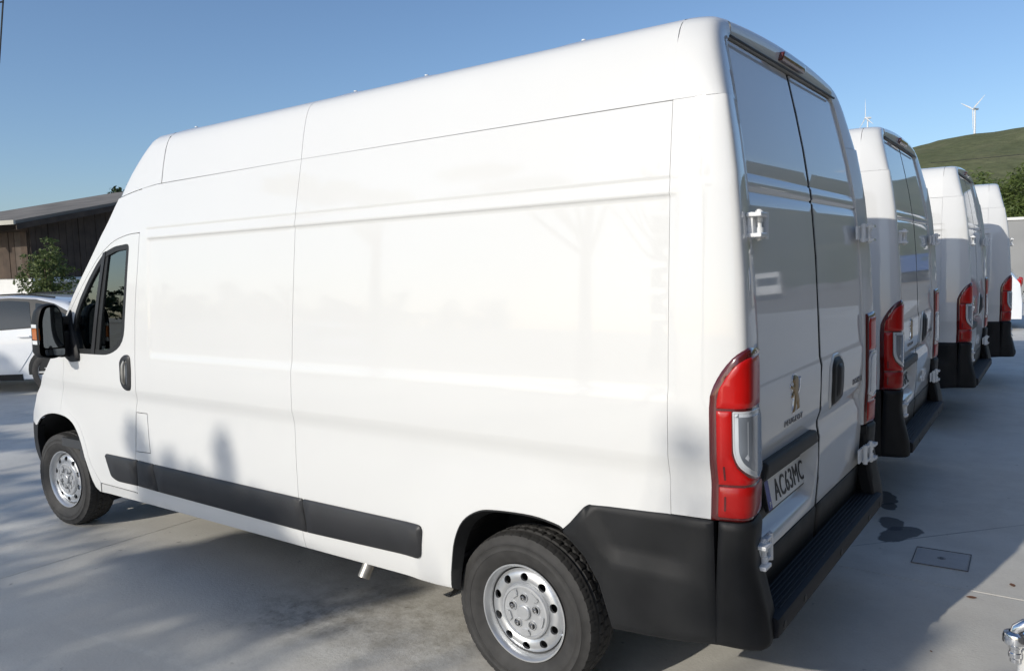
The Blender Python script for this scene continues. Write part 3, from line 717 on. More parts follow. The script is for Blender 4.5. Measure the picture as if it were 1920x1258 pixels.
        b = MB(); b.tube([(x0+.022, y0+.058, z-.046*sc), (x0+.022, y0+.058, z+.046*sc)], .011, 10); b.build('hinge_pin', 'hinge', o)
        both.append(o)
    # --- tail lamps
    def cl(s, z, o): return corner(s, z, o)
    dl = sl0+.140
    def cl(s, z, o): return corner(s+dl*(1-sst(-.14, .10, s)), z, o)
    lamp = [(-.140, .888), (-.140, 1.27)]+smooth_line([(-.137, 1.31), (-.125, 1.345), (-.098, 1.392), (-.060, 1.435), (-.025, 1.458), (.01, 1.468)], 2)+[(.142, 1.458), (.147, 1.30), (.147, .95), (.140, .888)]
    ho = P('tail_lamp', lamp, cl, 'darkred', root, st=.03, off=.009, bevel=.008, bdrop=.007, thick=.03, est=.02)
    up = [(-.114, 1.272), (-.112, 1.30)]+smooth_line([(-.105, 1.335), (-.080, 1.375), (-.048, 1.412), (-.015, 1.432), (.012, 1.438)], 2)+[(.10, 1.438), (.12, 1.41), (.12, 1.272)]
    patch('red_lens', rounded(up, .003, 2), cl, 'red', ho, st=.025, off=.0125, bevel=.004, est=.02)
    mid = [(-.114, 1.014), (-.114, 1.264), (-.062, 1.264), (-.062, 1.12), (-.045, 1.075), (-.01, 1.040), (.06, 1.022), (.125, 1.016)]
    patch('red_lens', mid, cl, 'red', ho, st=.025, off=.0125, bevel=.004, est=.015)
    cw = rounded([(-.058, 1.264), (.10, 1.262), (.128, 1.23), (.132, 1.045), (.06, 1.026), (-.004, 1.046), (-.040, 1.08), (-.057, 1.125)], [.004, .02, .02, .01, .01, .02, .02, .02], 3)
    patch('clear_lens', cw, cl, 'clear', ho, st=.025, off=.0135, bevel=.004, est=.015)
    patch('lens_rim', cw, cl, 'lensrim', ho, holes=[inset(cw, .0055)], st=.03, off=.0150, thick=.004, est=.015)
    patch('bulb_window', inset(cw, .018), cl, 'chamber', ho, st=.03, off=.0160, thick=.004, est=.015)
    lowp = [(-.114, .902), (-.114, 1.006), (.130, 1.006), (.130, .902)]
    patch('reflector', rounded(lowp, .006, 2), cl, 'redlow', ho, st=.03, off=.0125, bevel=.004, est=.02)
    for z in (.925, 1.03): patch('lens_clip', rounded([(-.094, z), (-.087, z), (-.087, z+.05), (-.094, z+.05)], .003, 2), cl, 'darkred', ho, st=.03, off=.0135, thick=.003)
    # --- mirror the left-hand parts
    for o in list(both): mirror_y(o)
    # --- inner shell behind the gaps, cargo floor, underbody
    b = MB(); rows = []
    xr_ = (-3.64, -3.60, -3.545, -2.9, -2.24, -1.7, -1.35, -1.02, -.7, -.5, -.36, -.30)
    for x in xr_:
        pr = [(-(hw(x, z)-.011), z) for z in (.84, .95, 1.03, 1.09, 1.27, 1.34, 1.6, 1.97, 1.99, 2.03, 2.05, 2.3)]+[(-(hw(x, z, False)-.011), z) for z in (2.4, 2.5)]+[(-.72, 2.585), (0, 2.61)]
        rows.append([Vector((x, y, z)) for y, z in pr]+[Vector((x, -y, z)) for y, z in reversed(pr[:-1])])
    n = len(rows[0]); L = len(rows)-1; b.add([p for r_ in rows for p in r_], [(a*n+j, a*n+j+1, (a+1)*n+j+1, (a+1)*n+j) for a in range(L) for j in range(n-1)]+[tuple(range(n)), tuple(L*n+j for j in range(n))])
    b.build('inner_shell', 'primer', root, False)
    patch('door_seal', [(-.81, .49), (.81, .49), (.81, 1.6), (.80, 2.05), (.765, 2.3), (.73, 2.535), (-.73, 2.535), (-.765, 2.3), (-.80, 2.05), (-.81, 1.6)], lambda y, z, o: Vector((interp(XR, z)-.060+o, y, z)), 'seal', root, st=.12, thick=0)
    b = MB(); b.box((-2.85, 0, .45), (2.9, 1.86, .04)); b.box((-.35, 0, .47), (.34, 1.86, .05)); b.box((-2.9, 0, .40), (4.9, 1.24, .20)); b.box((-2.4, -.45, .33), (3.4, .10, .12)); b.box((-2.4, .45, .33), (3.4, .10, .12)); b.tube([(-1.02, -.85, .36), (-1.02, .85, .36)], .05, 10)
    b.build('underbody', 'dark', root, False)
    b = MB(); pth = [(-2.03, -.80, .43), (-2.03, -.82, .36), (-2.035, -.845, .30), (-2.04, -.875, .250)]; b.tube(pth, .030, 16, False); b.tube(list(reversed(pth)), .027, 16, False); b.build('exhaust_tip', 'exhaust', root)
    # --- nose: bonnet, bumper, windscreen pillars, windscreen
    def nose(z, t_): # t -1..1 across
        xe = interp(XE, z); h_ = hw(xe, z, False); return Vector((xe-(.30-.06*sst(.9, 1.3, z))*(1-abs(t_)**2.6), h_*t_, z))
    def loft(name, z0, z1, t0, t1, mt, nz=6, nt_=10, off=0):
        b = MB()
        vs = [nose(z0+(z1-z0)*i/nz, t0+(t1-t0)*j/nt_)+Vector((-off, 0, 0)) for i in range(nz+1) for j in range(nt_+1)]
        b.add(vs, [(i*(nt_+1)+j, i*(nt_+1)+j+1, (i+1)*(nt_+1)+j+1, (i+1)*(nt_+1)+j) for i in range(nz) for j in range(nt_)]); return b.build(name, mt, root, True, 60)
    loft('front_bumper', .30, .735, -1, 1, 'black', 6, 16); loft('bonnet', .74, 1.20, -1, 1, 'paint', 8, 16)
    loft('windscreen_pillar', 1.20, 2.02, -1, -.84, 'paint', 8, 3); loft('windscreen_pillar', 1.20, 2.02, .84, 1, 'paint', 8, 3)
    loft('windscreen', 1.20, 2.02, -.84, .84, 'glass', 8, 12); loft('roof_brow', 2.02, 2.228, -1, 1, 'paint', 5, 16)
    fb = [(interp(XE, z), z) for z in (.735, .68, .60, .52, .43, .36)]
    o = patch('bumper_end', fb+[(-5.30, .36), (-5.37, .50), (-5.37, .62), (-5.335, .70), (-5.30, .735)], lambda x, z, o: Vector((x, -(hw(x, z, False)+o), z)), 'black', root, st=.05, off=.002, thick=.05); mirror_y(o)
    # --- cab interior
    b = MB(); b.box((-4.3, 0, .62), (1.5, 1.8, .06)); b.box((-3.62, 0, 1.3), (.03, 1.86, 1.4)); b.box((-4.72, 0, 1.12), (.50, 1.78, .22)); b.box((-4.2, .0, .9), (1.1, .02, .02)); b.build('cab_lining', 'carpet', root, False)
    b = MB(); b.box((-4.15, .93, .85), (1.0, .03, .62)); b.box((-4.15, -.955, .85), (1.0, .02, .60)); b.build('door_trim', 'carpet', root, False)
    for y in (-.50, .48):
        b = MB(); b.box((-4.02, y, .86), (.50, .50, .16)); b.box((-3.80, y, 1.24), (.14, .48, .72), Matrix.Rotation(.16, 3, 'Y')); b.box((-3.72, y, 1.68), (.10, .26, .20), Matrix.Rotation(.16, 3, 'Y')); bev(b.build('seat', 'seat', root, False), .04, 3)
    b = MB(); b.lathe([(.185+.013*math.cos(a), .013*math.sin(a)) for a in [k*math.pi/4 for k in range(8)]], (-4.40, -.46, 1.24), (.75, 0, .66), (0, 1, 0), 28, True); b.tube([(-4.40, -.46, 1.24), (-4.62, -.46, 1.06)], .03, 8); b.box((-4.40, -.46, 1.24), (.03, .34, .05)); b.build('steering_wheel', 'carpet', root)
    # --- door mirror, left and right
    hp_ = rounded([(-1.245, 1.283), (-1.240, 1.512), (-1.21, 1.606), (-1.12, 1.612), (-1.085, 1.55), (-1.085, 1.285), (-1.16, 1.262)], [.03, .10, .05, .05, .05, .03, .03], 5)
    cy = -1.165; cz = 1.435; mx_ = -4.475
    b = MB(); n = len(hp_); rings = []
    for x, k in ((-.004, .945), (.004, .965), (-.004, 1.0), (-.05, 1.02), (-.10, .93), (-.14, .72), (-.16, .40)):
        rings += [Vector((mx_+x, cy+(y-cy)*k, cz+(z-cz)*k)) for y, z in hp_]
    L = 7; b.add(rings, [(i*n+j, i*n+(j+1) % n, (i+1)*n+(j+1) % n, (i+1)*n+j) for i in range(L-1) for j in range(n)]+[tuple((L-1)*n+j for j in range(n))])
    ms = b.build('door_mirror', 'black', root, True, 45)
    b = MB(); b.box((mx_-.055, -1.03, 1.50), (.075, .16, .055)); b.box((mx_-.06, -1.03, 1.35), (.085, .16, .17)); b.box((mx_-.075, -1.02, 1.43), (.03, .15, .14)); bev(b.build('arm', 'black', ms, False), .012, 2)
    tri = rounded([(-4.40, 1.285), (-4.47, 1.44), (-4.50, 1.575), (-4.615, 1.42), (-4.625, 1.27), (-4.53, 1.225), (-4.40, 1.24)], [.02, .02, .02, .02, .03, .03, .02], 3)
    patch('mirror_base', tri, side, 'black', ms, st=.06, off=.022, bevel=.014, bdrop=.014, thick=.03)
    g1 = rounded([(-1.215, 1.335), (-1.210, 1.51), (-1.185, 1.588), (-1.125, 1.592), (-1.098, 1.545), (-1.098, 1.335)], .02, 3)
    patch('mirror_pane', g1, lambda y, z, o: Vector((mx_+.006+(y+1.16)*.10+o, y, z)), 'mirror', ms, st=.1, off=.002, thick=.012)
    g2 = rounded([(-1.205, 1.288), (-1.213, 1.327), (-1.098, 1.327), (-1.098, 1.282)], .012, 3)
    patch('wide_angle_pane', g2, lambda y, z, o: Vector((mx_+.006+(y+1.16)*.16-(1.30-z)*.25+o, y, z)), 'mirror', ms, st=.1, off=.003, thick=.012)
    b = MB(); vs = []
    for x, y_, z0, z1 in ((-.014, -1.2445, 1.388, 1.462), (-.070, -1.246, 1.392, 1.458)):
        for z in (z0, z1): vs += [Vector((mx_+x, y_, z)), Vector((mx_+x, -1.225, z))]
    b.add(vs, [(0, 2, 6, 4), (0, 4, 5, 1), (2, 3, 7, 6), (0, 1, 3, 2), (4, 6, 7, 5)]); b.build('indicator', 'amber', ms, False)
    b = MB(); b.box((mx_-.045, -1.238, 1.476), (.066, .014, .022)); b.box((mx_-.045, -1.238, 1.373), (.066, .014, .024)); b.build('indicator_rim', 'hinge', ms, False)
    mirror_y(ms)
    # --- wheels
    build_wheel(root, (-1.033, -.944, .335), 0, True); build_wheel(root, (-5.085, -.89, .335), R(4), True)
    for x in (-1.033, -5.085):
        w = [c for c in root.children if c.name.startswith('wheel') and 'arch' not in c.name and abs(c.location.x-x) < .1][0]
        c = copy_tree(w, root); c.location.y *= -1; c.rotation_euler.z += math.pi
    return root, plate_text

WH = {}
def build_wheel(root, loc, steer, first):
    """wheel about the y axis, outer face towards -y, origin at the hub centre on the outer tread shoulder"""
    w = empty('wheel', loc, steer); w.parent = root; w.scale = (.92, .95, .92)
    if 'tyre' in WH:
        for k in ('tyre', 'rim', 'hub_cap'):
            o = bpy.data.objects.new(k, WH[k]); COL.objects.link(o); o.parent = w
        for a in range(5):
            o = bpy.data.objects.new('wheel_bolt', WH['bolt']); COL.objects.link(o); o.parent = w; o.rotation_euler.y = a*2*math.pi/5+.35
        return w
    # tyre with tread blocks
    NA = 288; prof = []   # (radius, y)
    side_prof = [(.218, .030), (.224, .016), (.232, .013), (.250, .002), (.270, -.006), (.285, -.0085), (.287, -.0105), (.292, -.0105), (.294, -.0095), (.309, -.009), (.3165, -.012), (.320, -.008), (.336, .000)]
    tread = []
    W_ = .205
    for i in range(29):
        y = .004+(W_-.008)*i/28; u = (i/28-.5)*2; r = .3655-.012*abs(u)**3.2; tread.append((r, y, i))
    other = [(r, W_-y) for r, y in reversed(side_prof)]
    verts = []; rows = len(side_prof)+len(tread)+len(other)
    for k in range(NA):
        a = 2*math.pi*k/NA; ca, sa = math.cos(a), math.sin(a)
        for r, y in side_prof: verts.append((r*ca, y, r*sa))
        for r, y, i in tread:
            zig = 1 if (k//3) % 2 else 0
            d = 0
            if i in (7+zig*0, 8) and True: d = .008
            if i in (13+zig, 14+zig): d = .007
            if i in (20, 21): d = .008
            if i < 6 and k % 6 == 0: d = max(d, .0035 if i < 4 else .0025)
            if i > 22 and k % 6 == 3: d = max(d, .004)
            if 8 < i < 13 and k % 6 == 2: d = max(d, .005)
            if 15 < i < 20 and k % 6 == 4: d = max(d, .005)
            if i in (4,) and k % 3 == 1: d = max(d, .004)
            verts.append(((r-d)*ca, y, (r-d)*sa))
        for r, y in other: verts.append((r*ca, y, r*sa))
    faces = [(k*rows+j, k*rows+j+1, ((k+1) % NA)*rows+j+1, ((k+1) % NA)*rows+j) for k in range(NA) for j in range(rows-1)]
    # flatten where it stands on the ground
    verts = [(x, y, max(z, -.363)) for x, y, z in verts]
    o = mk('tyre', verts, faces, 'tyre', w, True, None, 28)
    bm = bmesh.new(); bm.from_mesh(o.data); bmesh.ops.recalc_face_normals(bm, faces=bm.faces); bm.to_mesh(o.data); bm.free(); WH['tyre'] = o.data
    # rim: flange, well, disc with ten hand holes
    rp = [(.215, .060), (.214, .024), (.219, .015), (.223, .010), (.222, .007), (.216, .007), (.212, .012), (.207, .020), (.203, .030), (.199, .046), (.195, .060), (.192, .072)]
    dp = [(.193, .050), (.190, .042), (.182, .034), (.170, .029), (.158, .026), (.145, .026), (.135, .030), (.126, .036), (.120, .042), (.112, .042), (.108, .040), (.0, .040)]
    b = MB(); b.lathe(rp, (0, 0, 0), (0, 1, 0), (1, 0, 0), 72)
    b.lathe(dp[7:], (0, 0, 0), (0, 1, 0), (1, 0, 0), 72)
    def disc(a, r, off):
        y = interp(sorted((q[0], q[1]) for q in dp), r)-off; return Vector((r*math.cos(a/.16), y, r*math.sin(a/.16)))
    bs = len(b.v)
    for k in range(10):
        a0 = (k)*2*math.pi/10*.16; a1 = (k+1)*2*math.pi/10*.16; am = (a0+a1)/2
        hole = [(am+.0205*math.cos(q), .159+.0185*math.sin(q)) for q in [2*math.pi*i/18 for i in range(18)]]
        d_ = patch('seg', [(a0, .126), (a1, .126), (a1, .192), (a0, .192)], disc, 'rim', None, holes=[hole], st=.012, thick=0)
        vs = [v.co.copy() for v in d_.data.vertices]; fs = [tuple(p.vertices) for p in d_.data.polygons]; b.add(vs, fs)
        # turned-in lip of the hole
        ring = [disc(x, y, 0) for x, y in hole]; ring2 = [p+Vector((0, .012, 0))-Vector((p.x, 0, p.z))*0 for p in ring]; b.add(ring+ring2, [(i, (i+1) % 18, 18+(i+1) % 18, 18+i) for i in range(18)])
        me = d_.data; bpy.data.objects.remove(d_); bpy.data.meshes.remove(me)
    b.tube([(.196, .030, -.06), (.183, .022, -.058)], .006, 8)
    o = b.build('rim', 'rim', w, True, 40); WH['rim'] = o.data
    b = MB(); b.mi = 0; b.lathe([(.30, .1), (.2, .095), (.0, .10)], (0, 0, 0), (0, 1, 0), (1, 0, 0), 32); k_ = b.build('brake_drum', 'dark', w); 
    # hub cap
    b = MB(); b.lathe([(.126, .052), (.125, .036), (.121, .030), (.112, .029), (.109, .033), (.100, .034), (.0, .031)], (0, 0, 0), (0, 1, 0), (1, 0, 0), 60)
    b.lathe([(.034, .034), (.034, .022), (.030, .019), (.0, .018)], (0, 0, 0), (0, 1, 0), (1, 0, 0), 32)
    for k in range(5):
        a = k*2*math.pi/5+.35
        c, s_ = math.cos(a), math.sin(a)
        b.lathe([(.0215, .034), (.0205, .0265), (.0175, .0265), (.0165, .034)], (.066*c, 0, .066*s_), (0, 1, 0), (1, 0, 0), 20)
        a2 = a+math.pi/5; Rz = Matrix.Rotation(-a2, 3, 'Y')
        b.box(Rz @ Vector((.091, .030, .0)), (.028, .010, .034), Rz)
        for dd in (-.20, .20):
            Rq = Matrix.Rotation(-(a2+dd), 3, 'Y'); b.box(Rq @ Vector((.096, .029, .0)), (.018, .006, .010), Rq)
    for q_ in b.v: q_.y -= .010
    o = b.build('hub_cap', 'hubcap', w, True, 30); WH['hub_cap'] = o.data
    for k in range(5):
        b = MB(); b.lathe([(.0165, .0345), (.0165, .033), (.0, .033)], (.066, 0, 0), (0, 1, 0), (1, 0, 0), 16); b.mi = 1
        b.lathe([(.0105, .034), (.0105, .021), (.0085, .019), (.006, .019), (.005, .024), (0, .024)], (.066, 0, 0), (0, 1, 0), (1, 0, 0), 6+6)
        if k == 0:
            for q_ in b.v: q_.y -= .010
        o = b.build('wheel_bolt', ['dark', 'bolt'], w) if k == 0 else bpy.data.objects.new('wheel_bolt', WH['bolt'])
        if k == 0: WH['bolt'] = o.data
        else: COL.objects.link(o); o.parent = w
        o.rotation_euler.y = -(k*2*math.pi/5+.35)
    return w

van, plate_text = build_van()
VG = 'white panel vans parked in a row'
tag(van, 'nearest white high-roof panel van, whole left side shown, number plate AC63MC', 'van', VG)
others = [((-.074, 3.003, 0), 1.325, 'second white high-roof van, parked directly beyond the nearest one', 'AC76MC'), ((.012, 6.194, 0), .75, 'third white high-roof van, between the second van and the farthest one', ''), ((.104, 8.986, 0), 4.55, 'farthest white high-roof van, last in the row beside the grey wall', '')]
for loc, rz, lab, pl in others:
    c = copy_tree(van); c.location = loc; c.rotation_euler.z = R(rz); tag(c, lab, 'van', VG)
    for d in c.children:
        for q in list(d.children):
            if q.name.startswith('number_plate'):
                np_ = plate_text('number_plate', pl, d); me = np_.data; bpy.data.objects.remove(np_); q.data = me

# ================================================================== SURROUNDINGS
def leaf_mat(name, c1, c2, trans=.25):
    g = bpy.data.materials.new(name); g.use_nodes = True; N = g.node_tree; L = N.links; b = N.nodes['Principled BSDF']
    geo = N.nodes.new('ShaderNodeNewGeometry'); r = N.nodes.new('ShaderNodeValToRGB'); r.color_ramp.elements[0].color = (*c1, 1); r.color_ramp.elements[1].color = (*c2, 1)
    L.new(geo.outputs['Random Per Island'], r.inputs[0]); L.new(r.outputs[0], b.inputs['Base Color']); b.inputs['Roughness'].default_value = .55; b.inputs['Specular IOR Level'].default_value = .3
    t = N.nodes.new('ShaderNodeBsdfTranslucent'); L.new(r.outputs[0], t.inputs[0]); mx = N.nodes.new('ShaderNodeMixShader'); mx.inputs[0].default_value = trans
    out = [n for n in N.nodes if n.type == 'OUTPUT_MATERIAL'][0]; L.new(b.outputs[0], mx.inputs[1]); L.new(t.outputs[0], mx.inputs[2]); L.new(mx.outputs[0], out.inputs[0])
    return g
M['leaf'] = leaf_mat('broad_leaves', (.060, .092, .026), (.15, .18, .065))
M['leafdark'] = leaf_mat('dark_leaves', (.022, .040, .012), (.055, .080, .024))
M['pine'] = leaf_mat('pine_needles', (.060, .095, .022), (.135, .175, .050))
M['bark'] = mat('bark', (.10, .075, .055), .9, noise=(9, .35), bump=(14, .02, .8))
def crown_mesh(blobs, n, size, rnd, flat=.7, needle=False, loose=False):
    """leaf quads gathered in clumps inside ellipsoid blobs"""
    v = []; f = []
    tot = sum(b[3]*b[4]*b[5] for b in blobs)
    for cx, cy, cz, rx, ry, rz in blobs:
        nc = max(5, int(n*rx*ry*rz/tot/14))
        for _ in range(nc):
            while True:
                p = Vector((rnd.uniform(-1, 1), rnd.uniform(-1, 1), rnd.uniform(-1, 1)))
                if .25 < p.length < 1: break
            p = p*(.72+.33*rnd.random())
            c = Vector((cx+p.x*rx, cy+p.y*ry, cz+p.z*rz)); cr = min(size*rnd.uniform(2.0, 3.6), .55*min(rx, ry, rz)+.02)
            for _ in range(14):
                d = Vector((rnd.gauss(0, 1), rnd.gauss(0, 1), rnd.gauss(0, flat))); d *= cr*.42
                q = c+d if not loose else Vector((cx+rnd.gauss(0, .5)*rx, cy+rnd.gauss(0, .5)*ry, cz+rnd.gauss(0, .5)*rz)); s = size*rnd.uniform(.6, 1.25)
                a = Vector((rnd.gauss(0, 1), rnd.gauss(0, 1), rnd.gauss(0, .6))).normalized(); w = a.orthogonal().normalized(); w = (w*math.cos(rnd.random()*6.3)+a.cross(w)*math.sin(rnd.random()*6.3))
                k = .22 if needle else .5
                b = len(v); v += [q-a*s*.9, q+w*s*k, q+a*s, q-w*s*k]; f.append((b, b+1, b+2, b+3))
    return v, f
def tree(name, label, loc, blobs, n, size, leaf, trunk_r, seed, trunk_h=None, group=None, cat='tree', needle=False, loose=False):
    rnd = random.Random(seed); t = tag(empty(name, loc), label, cat, group)
    top = max(b[2] for b in blobs); b = MB()
    b.tube([(0, 0, -.1), (.02, .01, top*.25), (-.03, .04, top*.55), (.02, 0, top*.95)], [trunk_r*1.25, trunk_r, trunk_r*.75, trunk_r*.25], 9)
    for bl in blobs:
        z0 = max(.15*top, bl[2]*.55); b.tube([(0, 0, z0), (bl[0]*.5, bl[1]*.5, (z0+bl[2])*.5), (bl[0]*.95, bl[1]*.95, bl[2])], [trunk_r*.5, trunk_r*.32, trunk_r*.12], 6)
    b.build('trunk', 'bark', t)
    v, f = crown_mesh(blobs, n, size, rnd, needle=needle, loose=loose); mk('crown', v, f, leaf, t)
    return t
def at(az, d, z=0.): return Vector((.7925+d*math.cos(R(az)), -3.4725+d*math.sin(R(az)), z))

# ---- barn on the left: timber over a white plastered base
BA = at(156.95, 25.0); e1 = Vector((-.30, .954, 0)); e2 = Vector((.954, .30, 0))      # along the gable / out of the gable
barn = tag(empty('timber_barn', BA, math.atan2(e1.y, e1.x)), 'dark timber barn with grey sloping roof and white plastered base', 'barn')
# local axes: x along the gable (to the right), y = inwards (-e2 is +y side?)
inw = 1 if Vector((-math.sin(barn.rotation_euler.z), math.cos(barn.rotation_euler.z), 0)).dot(e2) < 0 else -1
WG, DP, ZB, ZE = 13.0, 2.9, 1.85, 3.30; SL = .205   # gable width, depth, base height, eave height, roof slope
def gz(x): return ZE+SL*min(x, WG-x)
M['wood'] = mat('weathered_boards', (.066, .045, .031), .85, noise=(3, .35), bump=(30, .004, .5))
M['wood2'] = mat('weathered_boards_grey', (.088, .067, .050), .85, noise=(3, .35), bump=(30, .004, .5))
M['wood3'] = mat('dark_boards', (.050, .036, .027), .85, noise=(3, .35), bump=(30, .004, .5))  # darkest board tone: gable, window frame, verge and rafter ends
M['plaster'] = mat('white_plaster', (.70, .69, .66), .8, noise=(1.3, .08))
M['roofgrey'] = mat('fibre_cement', (.17, .155, .135), .9, noise=(1.2, .25), bump=(6, .02, .5))
M['fascia'] = mat('painted_fascia', (.42, .40, .34), .6, noise=(3, .12))
M['pane'] = mat('dark_window', (.01, .012, .014), .08)
def yb(y): return y*inw
b = MB(); b.box((WG/2, yb(DP/2+.08), ZB/2), (WG, DP, ZB)); b.build('wall', 'plaster', barn, False)
b = MB()
pts = [(0, 0), (WG, 0), (WG, gz(WG)), (WG/2, gz(WG/2)), (0, gz(0))]
pts = [(x, z if z > 0 else ZB) for x, z in pts]
vs = [Vector((x, yb(.12), z)) for x, z in pts]+[Vector((x, yb(DP), z)) for x, z in pts]
b.add(vs, [(0, 1, 2, 3, 4), (5, 6, 7, 8, 9)]+[(i, (i+1) % 5, 5+(i+1) % 5, 5+i) for i in range(5)]); b.build('timber_wall', 'wood3', barn, False)
rb = random.Random(3)
x = .02
while x < WG-.1:            # gable boards
    w = rb.uniform(.17, .23); b = MB(); t_ = rb.uniform(.02, .035); z1 = gz(x+w/2)-.05
    if not 4.3 < x < 5.9: b.box((x+w/2, yb(.12-t_/2-.004), (ZB+z1)/2), (w-.012, t_, z1-ZB)); b.build('plank', 'wood3', barn, False)
    else:
        b.box((x+w/2, yb(.12-t_/2-.004), (ZB+2.05)/2), (w-.012, t_, 2.05-ZB)); b.box((x+w/2, yb(.12-t_/2-.004), (3.0+z1)/2), (w-.012, t_, z1-3.0)); b.build('plank', 'wood3', barn, False)
    x += w
b = MB(); b.box((5.1, yb(.06), 2.52), (1.5, .05, .92)); wf = b.build('window', 'wood3', barn, False)
for k in range(2): b = MB(); b.box((4.75+.7*k, yb(.03), 2.52), (.56, .02, .78)); b.build('pane', 'pane', wf, False)
y = .14
while y < 2.6:           # boards of the sunlit long wall
    w = rb.uniform(.18, .26); b = MB(); t_ = rb.uniform(.02, .04); b.box((-.002-t_/2, yb(y+w/2), (ZB+ZE)/2-.1), (t_, w-.014, ZE-ZB-.2)); b.build('plank', rb.choice(['wood', 'wood', 'wood2']), barn, False); y += w
# doorway and recessed door in the white base of the long wall and the gable
b = MB(); b.box((1.05, yb(.05), .85), (1.3, .08, 1.62)); d_ = b.build('door', 'fascia', barn, False)
b = MB(); b.box((.33, yb(.03), .87), (.12, .14, 1.74)); b.box((1.77, yb(.03), .87), (.12, .14, 1.74)); b.box((1.05, yb(.03), 1.76), (1.56, .14, .10)); b.build('door_frame', 'plaster', d_, False)
# roof
b = MB(); ov, og, th = .9, .55, .10
for s_ in (0, 1):
    xa = -ov if not s_ else WG+ov; xm = WG/2
    za, zm = ZE-SL*ov+.12, gz(WG/2)+.12
    q = [Vector((xa, yb(-og), za)), Vector((xm, yb(-og), zm)), Vector((xm, yb(DP+og), zm)), Vector((xa, yb(DP+og), za))]
    b.add(q+[p+Vector((0, 0, th)) for p in q], [(0, 1, 2, 3), (4, 5, 6, 7), (0, 1, 5, 4), (1, 2, 6, 5), (2, 3, 7, 6), (3, 0, 4, 7)])
rf = b.build('roof', 'roofgrey', barn, False)
b = MB(); b.box((-ov-.03, yb(DP/2), ZE-SL*ov+.17), (.06, DP+2*og, .11)); b.build('gutter', 'fascia', rf, False)
b = MB(); q = [(-ov, ZE-SL*ov-.02), (WG/2, gz(WG/2)-.02), (WG/2, gz(WG/2)+.13), (-ov, ZE-SL*ov+.13)]
b.add([Vector((x, yb(-og-.03), z)) for x, z in q]+[Vector((x, yb(-og), z)) for x, z in q], [(0, 1, 2, 3), (4, 5, 6, 7)]+[(i, (i+1) % 4, 4+(i+1) % 4, 4+i) for i in range(4)]); b.build('verge_board', 'wood3', rf, False)
for k in range(3):
    b = MB(); b.box((-.45, yb(.3+.95*k), ZE-.10), (.9, .10, .14), Matrix.Rotation(-math.atan(SL), 3, 'Y')); b.build('rafter_end', 'wood3', rf, False)

# ---- small tree and flower bed in front of the barn
p = at(156.4, 19.5)
tree('young_tree', 'small leafy tree standing in front of the dark barn wall', p, [(0, 0, 1.75, .62, .6, .72), (-.42, .1, 1.25, .45, .42, .42), (.45, -.05, 1.35, .42, .4, .45), (.12, .1, 2.35, .24, .24, .42), (.38, 0, 2.1, .2, .2, .3), (-.2, -.2, 1.0, .5, .4, .4)], 6500, .042, 'leaf', .05, 11)
p = at(154.6, 21.5)
M['flower'] = leaf_mat('bed_flowers', (.35, .12, .08), (.62, .56, .48))
rn = random.Random(5); t = tag(empty('flower_bed_shrub', p), 'low flowering shrub under the barn wall, behind the car roof', 'shrub')
v, f = crown_mesh([(0, 0, .8, .9, .6, .5), (1.2, .3, .75, .8, .6, .45), (-.9, -.2, .7, .6, .5, .4)], 1500, .07, rn); mk('foliage', v, f, 'leaf', t)
v, f = crown_mesh([(0, 0, 1.0, .9, .6, .3), (1.2, .3, .95, .8, .6, .3)], 160, .05, rn); mk('blossom', v, f, 'flower', t)
b = MB(); b.tube([(0, 0, -.1), (0, 0, .7)], .03, 6); b.tube([(1.2, .3, -.1), (1.2, .3, .6)], .03, 6); b.build('stem', 'bark', t)
p = at(152.1, 48)
tree('roadside_tree', 'dark tree crown rising behind the barn roof', p, [(0, 0, 4.6, 1.2, 1.1, 1.0), (.9, .1, 5.8, .9, .8, .85), (-.6, 0, 5.3, .7, .6, .6), (.2, 0, 6.1, .6, .6, .5)], 2600, .16, 'leafdark', .2, 12)

